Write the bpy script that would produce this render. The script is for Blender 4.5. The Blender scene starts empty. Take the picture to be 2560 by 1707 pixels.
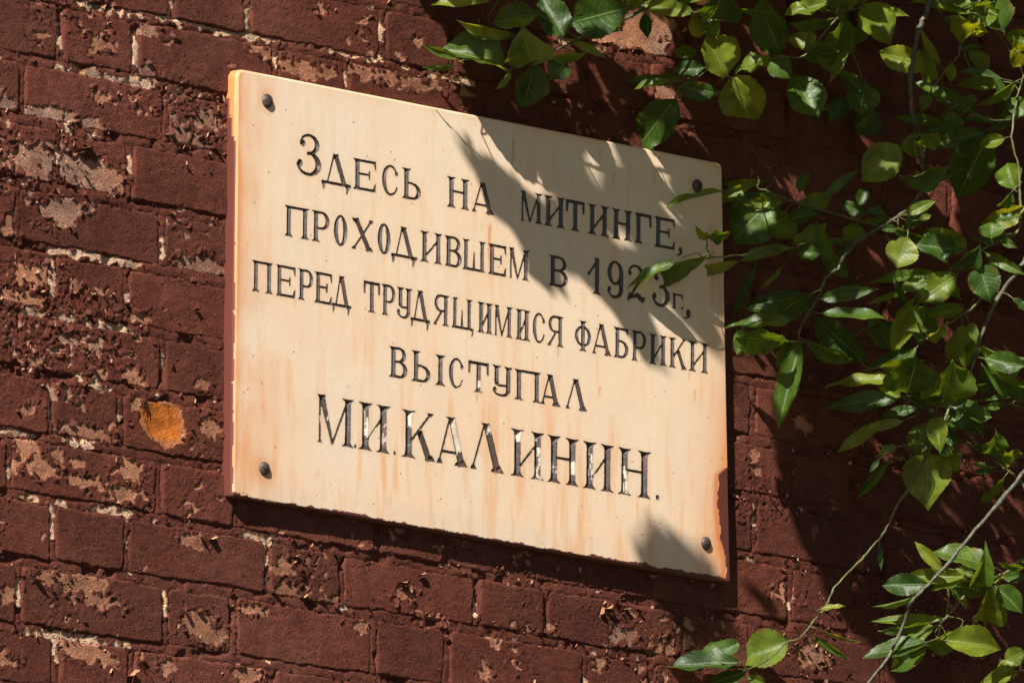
import bpy, math, random
import numpy as np
from mathutils import Vector, Matrix

random.seed(7)
RNG = np.random.default_rng(11)
scene = bpy.context.scene
col = scene.collection

# ---------------------------------------------------------------- camera
C0 = np.array([-13.206430617678015, -12.440744847241994, -3.3145927474636436])
RT = np.array([0.6621644112795518, -0.7493143130794213, 0.008145713542692116])
UP = np.array([-0.12063722762686817, -0.0958653115550675, 0.9880569322417372])
FW = np.array([0.7395843100994691, 0.655238813147363, 0.1538737989390246])
FP = 37867.65737237848
cam_d = bpy.data.cameras.new('camera')
cam = bpy.data.objects.new('camera', cam_d)
col.objects.link(cam)
cam_d.sensor_width = 36.0
cam_d.lens = FP / 2560 * 36.0
cam_d.clip_start = 0.5
cam_d.clip_end = 500
cam.matrix_world = Matrix(((RT[0], UP[0], -FW[0], C0[0]), (RT[1], UP[1], -FW[1], C0[1]),
                           (RT[2], UP[2], -FW[2], C0[2]), (0, 0, 0, 1)))
scene.camera = cam

# ---------------------------------------------------------------- light
SUN = np.array([-2.15, -1.0, 1.80]); SUN /= np.linalg.norm(SUN)      # towards the sun
world = bpy.data.worlds.new('World'); scene.world = world; world.use_nodes = True
wn = world.node_tree; wn.nodes.clear()
sky = wn.nodes.new('ShaderNodeTexSky'); sky.sky_type = 'NISHITA'; sky.sun_disc = False
sky.sun_elevation = math.asin(SUN[2]); sky.sun_rotation = math.atan2(SUN[0], SUN[1])
sky.dust_density = 0.2; sky.air_density = 0.3; sky.ozone_density = 0.6
bg = wn.nodes.new('ShaderNodeBackground'); bg.inputs[1].default_value = 0.05
wo = wn.nodes.new('ShaderNodeOutputWorld')
wn.links.new(sky.outputs[0], bg.inputs[0]); wn.links.new(bg.outputs[0], wo.inputs[0])
sl = bpy.data.lights.new('sun', 'SUN'); sl.energy = 5.0; sl.angle = math.radians(0.53); sl.color = (1.0, 0.945, 0.86)
sun = bpy.data.objects.new('sun', sl); col.objects.link(sun)
sun.rotation_euler = Vector(SUN).to_track_quat('Z', 'Y').to_euler()
scene.view_settings.view_transform = 'Standard'; scene.view_settings.look = 'None'
scene.view_settings.exposure = 0.86; scene.view_settings.gamma = 1.0
scene.view_settings.use_curve_mapping = False

# ---------------------------------------------------------------- helpers
def tag(o, **k):
    for a, b in k.items(): o[a] = b
    return o

def empty(name, loc=(0, 0, 0), **k):
    o = bpy.data.objects.new(name, None); o.location = loc; o.empty_display_size = 0.05
    col.objects.link(o); return tag(o, **k)

def link(name, me, parent=None, **k):
    o = bpy.data.objects.new(name, me); col.objects.link(o)
    if parent is not None: o.parent = parent
    return tag(o, **k)

def at(px, py, D=0.0):
    """a point D metres in front of the wall plane, seen at photo pixel px,py"""
    v = FW + (px - 1280) / FP * RT - (py - 853.5) / FP * UP
    t = (-D - C0[1]) / v[1]
    return C0 + t * v

def topx(p):
    q = np.asarray(p) - C0; z = q @ FW
    return 1280 + FP * (q @ RT) / z, 853.5 - FP * (q @ UP) / z

def mesh_np(name, V, Q, mats, colors=None, smooth=True, uv=None):
    me = bpy.data.meshes.new(name)
    V = np.ascontiguousarray(V, dtype=np.float32); Q = np.ascontiguousarray(Q, dtype=np.int32)
    n = Q.shape[1]
    me.vertices.add(len(V)); me.vertices.foreach_set('co', V.ravel())
    me.loops.add(Q.size); me.loops.foreach_set('vertex_index', Q.ravel())
    me.polygons.add(len(Q)); me.polygons.foreach_set('loop_start', np.arange(0, Q.size, n, dtype=np.int32))
    me.polygons.foreach_set('loop_total', np.full(len(Q), n, dtype=np.int32))
    if smooth: me.polygons.foreach_set('use_smooth', np.ones(len(Q), dtype=bool))
    me.update(calc_edges=True)
    if colors is not None:
        a = me.color_attributes.new('Col', 'FLOAT_COLOR', 'POINT')
        c = np.ones((len(V), 4), dtype=np.float32); c[:, :colors.shape[1]] = colors
        a.data.foreach_set('color', c.ravel())
    if uv is not None:
        u = me.uv_layers.new(name='UVMap'); u.data.foreach_set('uv', np.ascontiguousarray(uv[Q.ravel()], dtype=np.float32).ravel())
    for m in mats: me.materials.append(m)
    return me

def grid_quads(nx, nz):
    i, j = np.meshgrid(np.arange(nx - 1), np.arange(nz - 1), indexing='ij')
    a = i * nz + j
    return np.stack([a, a + nz, a + nz + 1, a + 1], -1).reshape(-1, 4)

# ---- noise in numpy
def _h(ix, iy, s=0):
    n = (ix.astype(np.int64) * 374761393 + iy.astype(np.int64) * 668265263 + s * 974711) & 0xffffffff
    n = ((n ^ (n >> 13)) * 1274126177) & 0xffffffff
    n = (n ^ (n >> 16)) & 0xffffffff
    n = (n * 2246822519) & 0xffffffff
    return ((n ^ (n >> 15)) & 0xffffff) / float(0x1000000)

def vnoise(x, y, s=0):
    ix = np.floor(x); iy = np.floor(y); fx = x - ix; fy = y - iy
    ux = fx * fx * (3 - 2 * fx); uy = fy * fy * (3 - 2 * fy)
    a = _h(ix, iy, s); b = _h(ix + 1, iy, s); c = _h(ix, iy + 1, s); d = _h(ix + 1, iy + 1, s)
    return (a * (1 - ux) + b * ux) * (1 - uy) + (c * (1 - ux) + d * ux) * uy

def fbm(x, y, s=0, o=4):
    r = 0; a = .5; t = 0
    for k in range(o):
        r = r + a * vnoise(x * 2 ** k + 13.7 * k, y * 2 ** k - 7.1 * k, s + k); t += a; a *= .5
    return r / t * 2 - 1

def cells(x, y, s=0):
    """nearest and second nearest jittered site: (site x, site y, id noise, edge distance)"""
    ix = np.floor(x); iy = np.floor(y)
    d1 = np.full(x.shape, 9e9); d2 = np.full(x.shape, 9e9)
    sx = np.zeros(x.shape); sy = np.zeros(x.shape); cx = np.zeros(x.shape); cy = np.zeros(x.shape)
    for di in (-1, 0, 1):
        for dj in (-1, 0, 1):
            gx = ix + di; gy = iy + dj
            px = gx + _h(gx, gy, s + 1); py = gy + _h(gx, gy, s + 2)
            d = (px - x) ** 2 + (py - y) ** 2
            near = d < d1
            d2 = np.where(near, d1, np.minimum(d2, d))
            sx = np.where(near, px, sx); sy = np.where(near, py, sy)
            cx = np.where(near, gx, cx); cy = np.where(near, gy, cy)
            d1 = np.where(near, d, d1)
    return sx, sy, cx, cy, np.sqrt(d2) - np.sqrt(d1)

def sstep(a, b, x):
    t = np.clip((x - a) / (b - a), 0, 1); return t * t * (3 - 2 * t)

# ---------------------------------------------------------------- materials
def mat(name):
    m = bpy.data.materials.new(name); m.use_nodes = True
    nt = m.node_tree; b = nt.nodes['Principled BSDF']
    return m, nt, b

def N(nt, t, **k):
    n = nt.nodes.new(t)
    for a, b in k.items():
        if a.startswith('i_'):
            key = a[2:]; key = int(key) if key.isdigit() else key.replace('_', ' ')
            n.inputs[key].default_value = b
        else: setattr(n, a, b)
    return n

def ramp(nt, fac, stops):
    r = nt.nodes.new('ShaderNodeValToRGB'); e = r.color_ramp.elements
    while len(e) < len(stops): e.new(0.5)
    for q, (p, c) in zip(e, stops):
        q.position = p; q.color = tuple(c) + (1,) if len(c) == 3 else c
    nt.links.new(fac, r.inputs[0]); return r

def mix(nt, fac, a, b, mode='MIX'):
    m = nt.nodes.new('ShaderNodeMix'); m.data_type = 'RGBA'; m.blend_type = mode
    for s, v in ((0, fac), (6, a), (7, b)):
        if hasattr(v, 'is_linked'): nt.links.new(v, m.inputs[s])
        else: m.inputs[s].default_value = v if not isinstance(v, tuple) or len(v) == 4 else v + (1,)
    return m.outputs[2]

def wall_material(name):
    m, nt, b = mat(name); L = nt.links.new
    at_ = N(nt, 'ShaderNodeVertexColor', layer_name='Col')
    geo = N(nt, 'ShaderNodeNewGeometry')
    n1 = N(nt, 'ShaderNodeTexNoise', i_Scale=900.0, i_Detail=4.0, i_Roughness=.7); L(geo.outputs['Position'], n1.inputs['Vector'])
    n2 = N(nt, 'ShaderNodeTexNoise', i_Scale=45.0, i_Detail=6.0, i_Roughness=.65); L(geo.outputs['Position'], n2.inputs['Vector'])
    vo = N(nt, 'ShaderNodeTexVoronoi', feature='DISTANCE_TO_EDGE', i_Scale=210.0)
    wv = N(nt, 'ShaderNodeVectorMath', operation='ADD'); ns = N(nt, 'ShaderNodeTexNoise', i_Scale=120.0); L(geo.outputs['Position'], ns.inputs['Vector'])
    sc = N(nt, 'ShaderNodeVectorMath', operation='SCALE'); sc.inputs[3].default_value = .012; L(ns.outputs['Color'], sc.inputs[0])
    L(geo.outputs['Position'], wv.inputs[0]); L(sc.outputs[0], wv.inputs[1]); L(wv.outputs[0], vo.inputs['Vector'])
    r1 = ramp(nt, n1.outputs[0], [(.25, (.45, .45, .45)), (.75, (1.6, 1.6, 1.6))])
    r2 = ramp(nt, n2.outputs[0], [(.3, (.68, .66, .66)), (.7, (1.22, 1.22, 1.26))])
    c1 = mix(nt, 1.0, at_.outputs[0], r1.outputs[0], 'MULTIPLY')
    c2 = mix(nt, 1.0, c1, r2.outputs[0], 'MULTIPLY')
    # hairline crazing of the old paint, slightly paler, in places only
    ck = ramp(nt, vo.outputs['Distance'], [(.0, (1, 1, 1)), (.045, (0, 0, 0))])
    nm = N(nt, 'ShaderNodeTexNoise', i_Scale=14.0, i_Detail=3.0); L(geo.outputs['Position'], nm.inputs['Vector'])
    cm = ramp(nt, nm.outputs[0], [(.5, (0, 0, 0)), (.66, (.5, .5, .5))])
    cf = mix(nt, 1.0, ck.outputs[0], cm.outputs[0], 'MULTIPLY')
    c3 = mix(nt, cf, c2, (.3, .14, .08))
    L(c3, b.inputs['Base Color'])
    b.inputs['Roughness'].default_value = .72
    b.inputs['Specular IOR Level'].default_value = .18
    n3 = N(nt, 'ShaderNodeTexNoise', i_Scale=420.0, i_Detail=5.0, i_Roughness=.6); L(geo.outputs['Position'], n3.inputs['Vector'])
    ad = N(nt, 'ShaderNodeMath', operation='MULTIPLY_ADD'); L(ck.outputs[0], ad.inputs[0]); ad.inputs[1].default_value = -.25; L(n3.outputs[0], ad.inputs[2])
    bp = N(nt, 'ShaderNodeBump', i_Strength=1.0, i_Distance=.0026); L(ad.outputs[0], bp.inputs['Height']); L(bp.outputs[0], b.inputs['Normal'])
    return m
M_WALL = wall_material('painted brick')

def m_flake():
    m, nt, b = mat('paint flake'); L = nt.links.new
    g = N(nt, 'ShaderNodeNewGeometry'); n = N(nt, 'ShaderNodeTexNoise', i_Scale=60.0); L(g.outputs['Position'], n.inputs['Vector'])
    f = ramp(nt, n.outputs[0], [(.35, (.075, .021, .014)), (.65, (.105, .030, .020))])
    k = ramp(nt, n.outputs[0], [(.35, (.30, .15, .08)), (.65, (.46, .27, .16))])
    L(mix(nt, g.outputs['Backfacing'], f.outputs[0], k.outputs[0]), b.inputs['Base Color'])
    b.inputs['Roughness'].default_value = .75; b.inputs['Specular IOR Level'].default_value = .15
    return m
M_FLAKE = m_flake()

def m_plaque():
    m, nt, b = mat('marble plaque'); L = nt.links.new
    a = N(nt, 'ShaderNodeVertexColor', layer_name='Col'); g = N(nt, 'ShaderNodeNewGeometry')
    n = N(nt, 'ShaderNodeTexNoise', i_Scale=700.0, i_Detail=3.0, i_Roughness=.7); L(g.outputs['Position'], n.inputs['Vector'])
    r = ramp(nt, n.outputs[0], [(.3, (.90, .89, .88)), (.7, (1.06, 1.06, 1.07))])
    L(mix(nt, 1.0, a.outputs[0], r.outputs[0], 'MULTIPLY'), b.inputs['Base Color'])
    b.inputs['Roughness'].default_value = .5
    b.inputs['Specular IOR Level'].default_value = .3
    bp = N(nt, 'ShaderNodeBump', i_Strength=.25, i_Distance=.0004); L(n.outputs[0], bp.inputs['Height']); L(bp.outputs[0], b.inputs['Normal'])
    return m
M_PLAQUE = m_plaque()

def m_letter():
    m, nt, b = mat('letter paint'); L = nt.links.new
    g = N(nt, 'ShaderNodeNewGeometry')
    a = N(nt, 'ShaderNodeVertexColor', layer_name='Col')
    n = N(nt, 'ShaderNodeTexNoise', i_Scale=500.0, i_Detail=4.0, i_Roughness=.7); L(g.outputs['Position'], n.inputs['Vector'])
    L(a.outputs[0], b.inputs['Base Color'])
    b.inputs['Roughness'].default_value = .38
    b.inputs['Specular IOR Level'].default_value = .6
    bp = N(nt, 'ShaderNodeBump', i_Strength=.6, i_Distance=.0008); L(n.outputs[0], bp.inputs['Height']); L(bp.outputs[0], b.inputs['Normal'])
    return m
M_LETTER = m_letter()

def m_screw():
    m, nt, b = mat('rusty steel'); L = nt.links.new
    g = N(nt, 'ShaderNodeNewGeometry'); n = N(nt, 'ShaderNodeTexNoise', i_Scale=260.0, i_Detail=5.0); L(g.outputs['Position'], n.inputs['Vector'])
    L(ramp(nt, n.outputs[0], [(.35, (.055, .04, .035)), (.6, (.10, .08, .075)), (.75, (.10, .045, .025))]).outputs[0], b.inputs['Base Color'])
    b.inputs['Roughness'].default_value = .55; b.inputs['Metallic'].default_value = .35
    bp = N(nt, 'ShaderNodeBump', i_Strength=.5, i_Distance=.0006); L(n.outputs[0], bp.inputs['Height']); L(bp.outputs[0], b.inputs['Normal'])
    return m
M_SCREW = m_screw()

def m_leaf():
    m, nt, b = mat('leaf'); L = nt.links.new
    nt.nodes.remove(b)
    out = nt.nodes['Material Output']
    uv = N(nt, 'ShaderNodeUVMap', uv_map='UVMap'); sp = N(nt, 'ShaderNodeSeparateXYZ'); L(uv.outputs[0], sp.inputs[0])
    oi = N(nt, 'ShaderNodeObjectInfo'); g = N(nt, 'ShaderNodeNewGeometry')
    ab = N(nt, 'ShaderNodeMath', operation='ABSOLUTE'); L(sp.outputs[0], ab.inputs[0])
    # curved side veins
    pw = N(nt, 'ShaderNodeMath', operation='POWER'); L(ab.outputs[0], pw.inputs[0]); pw.inputs[1].default_value = 1.5
    s1 = N(nt, 'ShaderNodeMath', operation='MULTIPLY_ADD'); L(pw.outputs[0], s1.inputs[0]); s1.inputs[1].default_value = -.26; L(sp.outputs[1], s1.inputs[2])
    fr = N(nt, 'ShaderNodeMath', operation='MULTIPLY'); L(s1.outputs[0], fr.inputs[0]); fr.inputs[1].default_value = 9.0
    pp = N(nt, 'ShaderNodeMath', operation='PINGPONG'); L(fr.outputs[0], pp.inputs[0]); pp.inputs[1].default_value = .5
    vein = ramp(nt, pp.outputs[0], [(.0, (1, 1, 1)), (.07, (0, 0, 0))])
    mid = ramp(nt, ab.outputs[0], [(.015, (.8, .8, .8)), (.04, (0, 0, 0))])
    v2 = N(nt, 'ShaderNodeMath', operation='MULTIPLY'); L(vein.outputs[0], v2.inputs[0]); v2.inputs[1].default_value = .30
    vm = N(nt, 'ShaderNodeMath', operation='MAXIMUM'); L(v2.outputs[0], vm.inputs[0]); L(mid.outputs[0], vm.inputs[1])
    n = N(nt, 'ShaderNodeTexNoise', i_Scale=55.0, i_Detail=4.0); L(g.outputs['Position'], n.inputs['Vector'])
    base = ramp(nt, oi.outputs['Random'], [(0, (.026, .062, .010)), (.4, (.055, .110, .013)), (.75, (.105, .160, .016)), (1, (.16, .195, .018))])
    mo = ramp(nt, n.outputs[0], [(.3, (.62, .66, .66)), (.7, (1.3, 1.25, 1.1))])
    top = mix(nt, 1.0, base.outputs[0], mo.outputs[0], 'MULTIPLY')
    top = mix(nt, vm.outputs[0], top, (.19, .25, .08))
    back = mix(nt, vm.outputs[0], mix(nt, .35, top, (.17, .24, .12)), (.30, .34, .14))
    cc = mix(nt, g.outputs['Backfacing'], top, back)
    # a few brown specks and edge wear
    sk = N(nt, 'ShaderNodeTexVoronoi', i_Scale=60.0); L(g.outputs['Position'], sk.inputs['Vector'])
    skr = ramp(nt, sk.outputs['Distance'], [(.04, (.8, .8, .8)), (.08, (0, 0, 0))])
    cc = mix(nt, skr.outputs[0], cc, (.09, .06, .02))
    eg = ramp(nt, ab.outputs[0], [(.70, (0, 0, 0)), (1.0, (1, 1, 1))]); en = N(nt, 'ShaderNodeTexNoise', i_Scale=70.0, i_Detail=3.0); L(g.outputs['Position'], en.inputs['Vector'])
    er = ramp(nt, en.outputs[0], [(.56, (0, 0, 0)), (.66, (.9, .9, .9))])
    cc = mix(nt, mix(nt, 1.0, eg.outputs[0], er.outputs[0], 'MULTIPLY'), cc, (.16, .095, .025))
    d = N(nt, 'ShaderNodeBsdfPrincipled'); L(cc, d.inputs['Base Color']); d.inputs['Roughness'].default_value = .40
    d.inputs['Specular IOR Level'].default_value = .34
    t = N(nt, 'ShaderNodeBsdfTranslucent')
    L(mix(nt, 1.0, cc, (4.0, 3.1, .6), 'MULTIPLY'), t.inputs[0])
    hh = N(nt, 'ShaderNodeMath', operation='MULTIPLY_ADD'); L(n.outputs[0], hh.inputs[0]); hh.inputs[1].default_value = .5
    L(vm.outputs[0], hh.inputs[2])
    n4 = N(nt, 'ShaderNodeTexNoise', i_Scale=330.0, i_Detail=2.0); L(g.outputs['Position'], n4.inputs['Vector'])
    h2 = N(nt, 'ShaderNodeMath', operation='MULTIPLY_ADD'); L(n4.outputs[0], h2.inputs[0]); h2.inputs[1].default_value = .8; L(hh.outputs[0], h2.inputs[2])
    bp = N(nt, 'ShaderNodeBump', i_Strength=.5, i_Distance=.0008); L(h2.outputs[0], bp.inputs['Height'])
    L(bp.outputs[0], d.inputs['Normal']); L(bp.outputs[0], t.inputs['Normal'])
    ms = N(nt, 'ShaderNodeMixShader'); ms.inputs[0].default_value = .38
    L(d.outputs[0], ms.inputs[1]); L(t.outputs[0], ms.inputs[2]); L(ms.outputs[0], out.inputs[0])
    return m
M_LEAF = m_leaf()

def m_simple(name, stops, scale, rough=.8, dist=.001):
    m, nt, b = mat(name); L = nt.links.new
    g = N(nt, 'ShaderNodeNewGeometry'); n = N(nt, 'ShaderNodeTexNoise', i_Scale=scale, i_Detail=5.0); L(g.outputs['Position'], n.inputs['Vector'])
    L(ramp(nt, n.outputs[0], stops).outputs[0], b.inputs['Base Color']); b.inputs['Roughness'].default_value = rough
    bp = N(nt, 'ShaderNodeBump', i_Strength=.4, i_Distance=dist); L(n.outputs[0], bp.inputs['Height']); L(bp.outputs[0], b.inputs['Normal'])
    return m
M_BARK = m_simple('grey bark', [(.35, (.035, .036, .018)), (.6, (.085, .08, .048)), (.75, (.20, .18, .13))], 160., .6)
M_TWIG = m_simple('green twig', [(.35, (.05, .062, .015)), (.65, (.13, .12, .042))], 120., .5)
M_GRASS = m_simple('grass', [(.35, (.04, .032, .010)), (.65, (.085, .06, .02))], 3., .9, .02)
M_CORE = m_simple('dull brown brick', [(.35, (.07, .022, .016)), (.65, (.12, .04, .028))], 30., .8)

# ---------------------------------------------------------------- ground (below the frame, bounces light up)
gm = bpy.data.meshes.new('ground')
gm.from_pydata([(-60, -60, -4.9), (60, -60, -4.9), (60, .3, -4.9), (-60, .3, -4.9)], [], [(0, 1, 2, 3)])
gm.materials.append(M_GRASS)
link('ground', gm, kind='structure')

# ================================================================ BRICK WALL
wall = empty('brick_wall', (.9, 0, -4.9), label='weathered brick wall under peeling dark red-brown paint, behind the plaque', category='wall')
def wlink(name, me, **k):
    o = link(name, me, wall, **k); o.matrix_parent_inverse = Matrix.Translation((-.9, 0, 4.9)); return o

P = .077
JZ = {0: (.001, 0), 1: (-.0765, .003), 2: (-.1556, -.003), 3: (-.2310, -.002), 4: (-.3085, -.004), 5: (-.3840, -.0035), 6: (-.4627, -.0014),
      7: (-.5390, .0022), 8: (-.6147, .0002), 9: (-.6902, -.0050), 10: (-.7680, .0029), 11: (-.8515, .0087)}
def bedz(k, X):
    z0, s = JZ.get(k, (-k * P, 0))
    w = (fbm(X * 6 + k * 3.3, X * 0 + k * 7.7, 40, 2) * .0012)
    return z0 + s * np.clip(X, -.2, .9) + w
HJ = {(1, 0): 3, (1, 130): 138, (1, 390): 391, (1, 520): 521, (1, 780): 780, (0, 195): 202, (0, 325): 338, (0, 585): 588, (0, 1105): 1091,
      (3, 0): 0, (3, 130): 130, (4, -65): -69, (4, 195): 191, (5, 0): -5, (5, 130): 128, (6, -65): -71, (6, 195): 194, (7, 0): -4, (7, 130): 119,
      (8, -65): -78, (8, 195): 188, (9, 0): 0, (9, 130): 132, (9, 390): 385, (9, 520): 522, (9, 780): 773, (9, 910): 904, (9, 1170): 1160,
      (10, -65): -58, (10, 195): 202, (10, 325): 326, (10, 585): 583, (10, 715): 718, (10, 975): 979, (11, 0): 10, (11, 130): 143, (11, 390): 398,
      (5, 1300): 1299, (7, 1300): 1304, (8, 1365): 1374, (6, 1365): 1371, (6, 1755): 1753, (2, -65): -64, (2, 195): 193}
def heads(row):
    out = []
    for n in range(-3, 8):
        for b in ((0, 130) if row % 2 else (-195, -65)):
            nom = n * 390 + b
            out.append(HJ.get((row, nom), nom + random.uniform(-3, 3)) / 1000)
    return sorted(out)

HEADS = {r: heads(r) for r in range(-3, 15)}
# places where the paint has gone: photo positions and half sizes, measured by eye
BARE = [(256,110,27,18),(223,124,12,9),(372,83,27,17),(426,101,8,12),(655,128,28,15),(366,192,20,18),(119,286,50,20),(238,316,27,15),(256,241,18,15),
(518,298,33,36),(447,343,27,24),(506,372,36,18),(12,260,20,20),(75,402,65,40),(228,440,72,38),(143,528,45,38),(24,561,18,30),(179,513,40,10),(438,555,28,10),
(500,665,55,24),(80,683,45,28),(55,748,50,24),(345,796,26,18),(253,722,18,12),(186,716,14,14),(167,850,24,15),(238,862,32,14),(80,906,18,18),(134,877,22,10),
(244,936,18,14),(334,945,22,20),(512,963,20,14),(65,1019,15,18),(208,1010,10,12),(214,1082,70,20),(533,1067,22,26),(340,1010,12,18),(63,1115,32,20),(42,1153,18,20),(113,1171,38,20),
(217,1204,48,18),(325,1174,46,26),(313,1240,38,22),(146,1139,14,14),(190,1153,14,10),(482,1272,12,8),(477,1350,32,20),(714,1416,30,26),(723,1478,34,16),(822,1502,18,14),
(1018,1484,28,16),(1075,1547,36,14),(113,1442,52,16),(208,1454,48,26),(253,1502,38,16),(494,1562,44,32),(536,1597,28,24),(620,1520,36,14),(18,1487,20,22),(902,1562,20,14),
(208,1627,60,22),(268,1651,26,20),(18,1651,32,18),(411,1666,18,18),(619,1687,36,24),(1308,1577,24,14),(1556,1582,32,24),(1636,1633,24,14),(1675,1627,18,20),(1499,1660,15,14),
(1213,1675,15,20),(808,27,18,15),(907,54,14,12),(910,95,12,10),(925,134,10,10),(1047,104,14,8),(999,146,10,12),(749,170,48,22),(814,179,18,18),(898,179,28,18),(1017,205,90,14),
(1163,235,20,10),(1580,89,100,45),(1631,60,60,40),(1655,229,30,24),(1886,1141,18,18),(1886,1175,18,16),(2007,1061,28,16),(1700,1600,30,20),(1960,1480,26,22),(2030,1640,40,30),
(150,760,10,8),(1385,1590,20,10),(700,1330,16,8)]
MB = [(262,20,85,9),(553,75,140,10),(150,89,8,30),(340,130,9,40),(430,24,7,22),(617,45,7,24),(689,152,8,22),(865,190,8,24),(954,74,8,30),(248,190,100,9),(345,207,45,13),(460,225,30,6),
(900,140,90,8),(1130,200,60,8),(165,322,12,8),(228,338,20,6),(230,640,115,10),(131,698,9,50),(319,722,8,44),(80,780,24,8),(180,800,38,9),(295,822,55,10),(408,620,7,22),(408,900,6,30),(36,880,7,16),
(128,1014,9,36),(242,965,18,5),(300,1045,6,10),(50,1083,52,8),(190,1103,45,7),(76,1246,22,7),(145,1256,16,8),(285,1280,60,9),(131,1310,8,45),(316,1350,7,22),(412,1515,8,34),(185,1598,115,12),
(660,1390,16,26),(672,1440,6,30),(640,1345,40,10),(1195,1485,7,40),(1290,1430,16,5),(1368,1550,5,14),(140,1625,9,26),(1480,300,14,5),(1884,1310,8,20),(1872,1395,14,12),(1975,1510,7,14),
(1460,112,60,5),(2003,1268,14,4),(45,1480,6,40),(21,1180,6,20),(325,410,6,20),(143,395,8,14),(860,1520,14,8)]
def ell(lst):
    r = []
    for x, y, a, b in lst:
        p = at(x, y); r.append((p[0], p[2], a / 1320., b / 1972., 239.8 / 1319.3 ))
    return np.array(r)
EB, EM = ell(BARE), ell(MB)
SPALL = at(408, 1052)
def patchfield(x, z, E):
    m = np.full(x.shape, -1.0)
    for cx, cz, a, b, _ in E:
        w = (np.abs(x - cx) < a * 2) & (np.abs(z - cz) < b * 2)
        if not w.any(): continue
        q = 1 - np.sqrt(((x[w] - cx) / a) ** 2 + ((z[w] - cz) / b) ** 2)
        m[w] = np.maximum(m[w], q)
    return m

def surface(x, z, is_mortar):
    """height above the nominal face (m) and albedo"""
    sh = x.shape; x = x.ravel(); z = z.ravel()
    wx = x + fbm(x * 60, z * 60, 1, 3) * .006; wz = z + fbm(x * 60, z * 60, 5, 3) * .006
    sx, sz, cx, cz, ed = cells(wx / .0085, wz / .0062, 3)
    px, pz = sx * .0085, sz * .0062
    mf = patchfield(px, pz, EM if is_mortar else EB)
    rnd = _h(cx, cz, 77)
    flaky = fbm(px * 7, pz * 11, 21, 3)                      # flaky regions of the paint
    flaky = flaky + .5 * sstep(.30, -.05, px) * sstep(.5, -.2, np.abs(pz + .45)) 
    if is_mortar:
        s = mf + .08 + .30 * fbm(px * 60, pz * 90, 31, 2) + .14 * (rnd - .5)
        bare = (s > .0) | ((rnd > .99 - .06 * np.maximum(flaky, 0)) & (px < 1.25))
    else:
        s = mf + .55 * fbm(px * 45, pz * 60, 31, 3) + .30 * (rnd - .5)
        bare = (s > .02) | ((flaky > .22) & (rnd > .90) & (px < 1.25)) | (rnd > .9985)
    near = np.clip(1 - np.abs(s) * 1.6, 0, 1) * (mf > -.9)
    lift = np.clip(near + np.clip(flaky * 1.3, 0, 1) * .8, 0, 1.2) * (rnd ** 2 + .15)
    ang = _h(cx, cz, 78) * 6.283
    tilt = ((wx - px) * np.cos(ang) + (wz - pz) * np.sin(ang)) * lift * .85
    fine = fbm(x * 260, z * 260, 51, 3) * .00034
    crackdeep = sstep(.10, .0, ed) * sstep(.15, .6, lift) * .0012 + sstep(.09, .0, ed) * (fbm(x * 35, z * 50, 64, 2) > .12) * .0007
    crackdeep = crackdeep + sstep(.03, .0, np.abs(fbm(x * 38 + 4, z * 120, 65, 3))) * (fbm(x * 16, z * 20, 66, 2) > .15) * .0006
    hp = .0011 + tilt + lift * .0013 + fine - crackdeep + fbm(x * 28, z * 28, 61, 3) * .0005
    hb = fbm(x * 300, z * 300, 71, 2) * .00025 + fbm(x * 40, z * 40, 72, 2) * .0005 - .0003
    h = np.where(bare, hb, hp)
    # colours
    t = fbm(x * 14, z * 14, 81, 3)[:, None]; t2 = fbm(x * 70, z * 70, 82, 3)[:, None]
    t3 = fbm(x * 3.2, z * 5, 86, 3)[:, None]; paint = np.array([.118, .0315, .0178]) * (1 + .16 * t + .12 * t2 + .22 * t3) + np.array([.02, .016, .013]) * np.clip(t3 + .3 * t, 0, 1)
    grey = sstep(.1, .5, fbm(x * 5 + 9, z * 7, 83, 2))[:, None]
    if is_mortar:
        b = np.array([.66, .44, .29]) * (1 + .25 * t2) * (1 - .5 * sstep(.1, .6, t)) + np.array([.12, .02, -.03]) * sstep(.0, .5, t2)
    else:
        b = (np.array([.37, .165, .092]) * (1 - grey) + np.array([.32, .185, .128]) * grey) * (1 + .25 * t + .22 * t2)
        thin = (sstep(.2, .7, fbm(x * 22, z * 30, 85, 3)) * .6)[:, None]
        b = b * (1 - thin) + paint * 1.5 * thin
        dx = (x - SPALL[0]) / .048; dz = (z - SPALL[2] ) / .034
        rr = np.sqrt(dx ** 2 + dz ** 2 + .25 * dx * dz) + .28 * fbm(x * 55, z * 55, 91, 3)
        sp = rr < .86
        h = np.where(sp, -.0035 * sstep(.9, .35, rr) + (dz * .0012 + .0010 * dx) * (rr < .6) + fbm(x * 120, z * 60, 92, 3) * .0009, h)
        b = np.where(sp[:, None], np.where((rr < .68)[:, None], np.array([.44, .125, .018]), np.array([.40, .15, .06])) * (1 + .25 * t2), b)
        bare = bare | sp
    c = np.where(bare[:, None], b, paint * (1 - np.clip(crackdeep / .0012, 0, .45))[:, None])
    rim = (near * (~bare) * (rnd > .8))[:, None]
    c = c * (1 - rim * .25) + np.array([.25, .12, .07]) * rim * .25
    return h.reshape(sh), c.reshape(sh + (3,)), s.reshape(sh)

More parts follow.
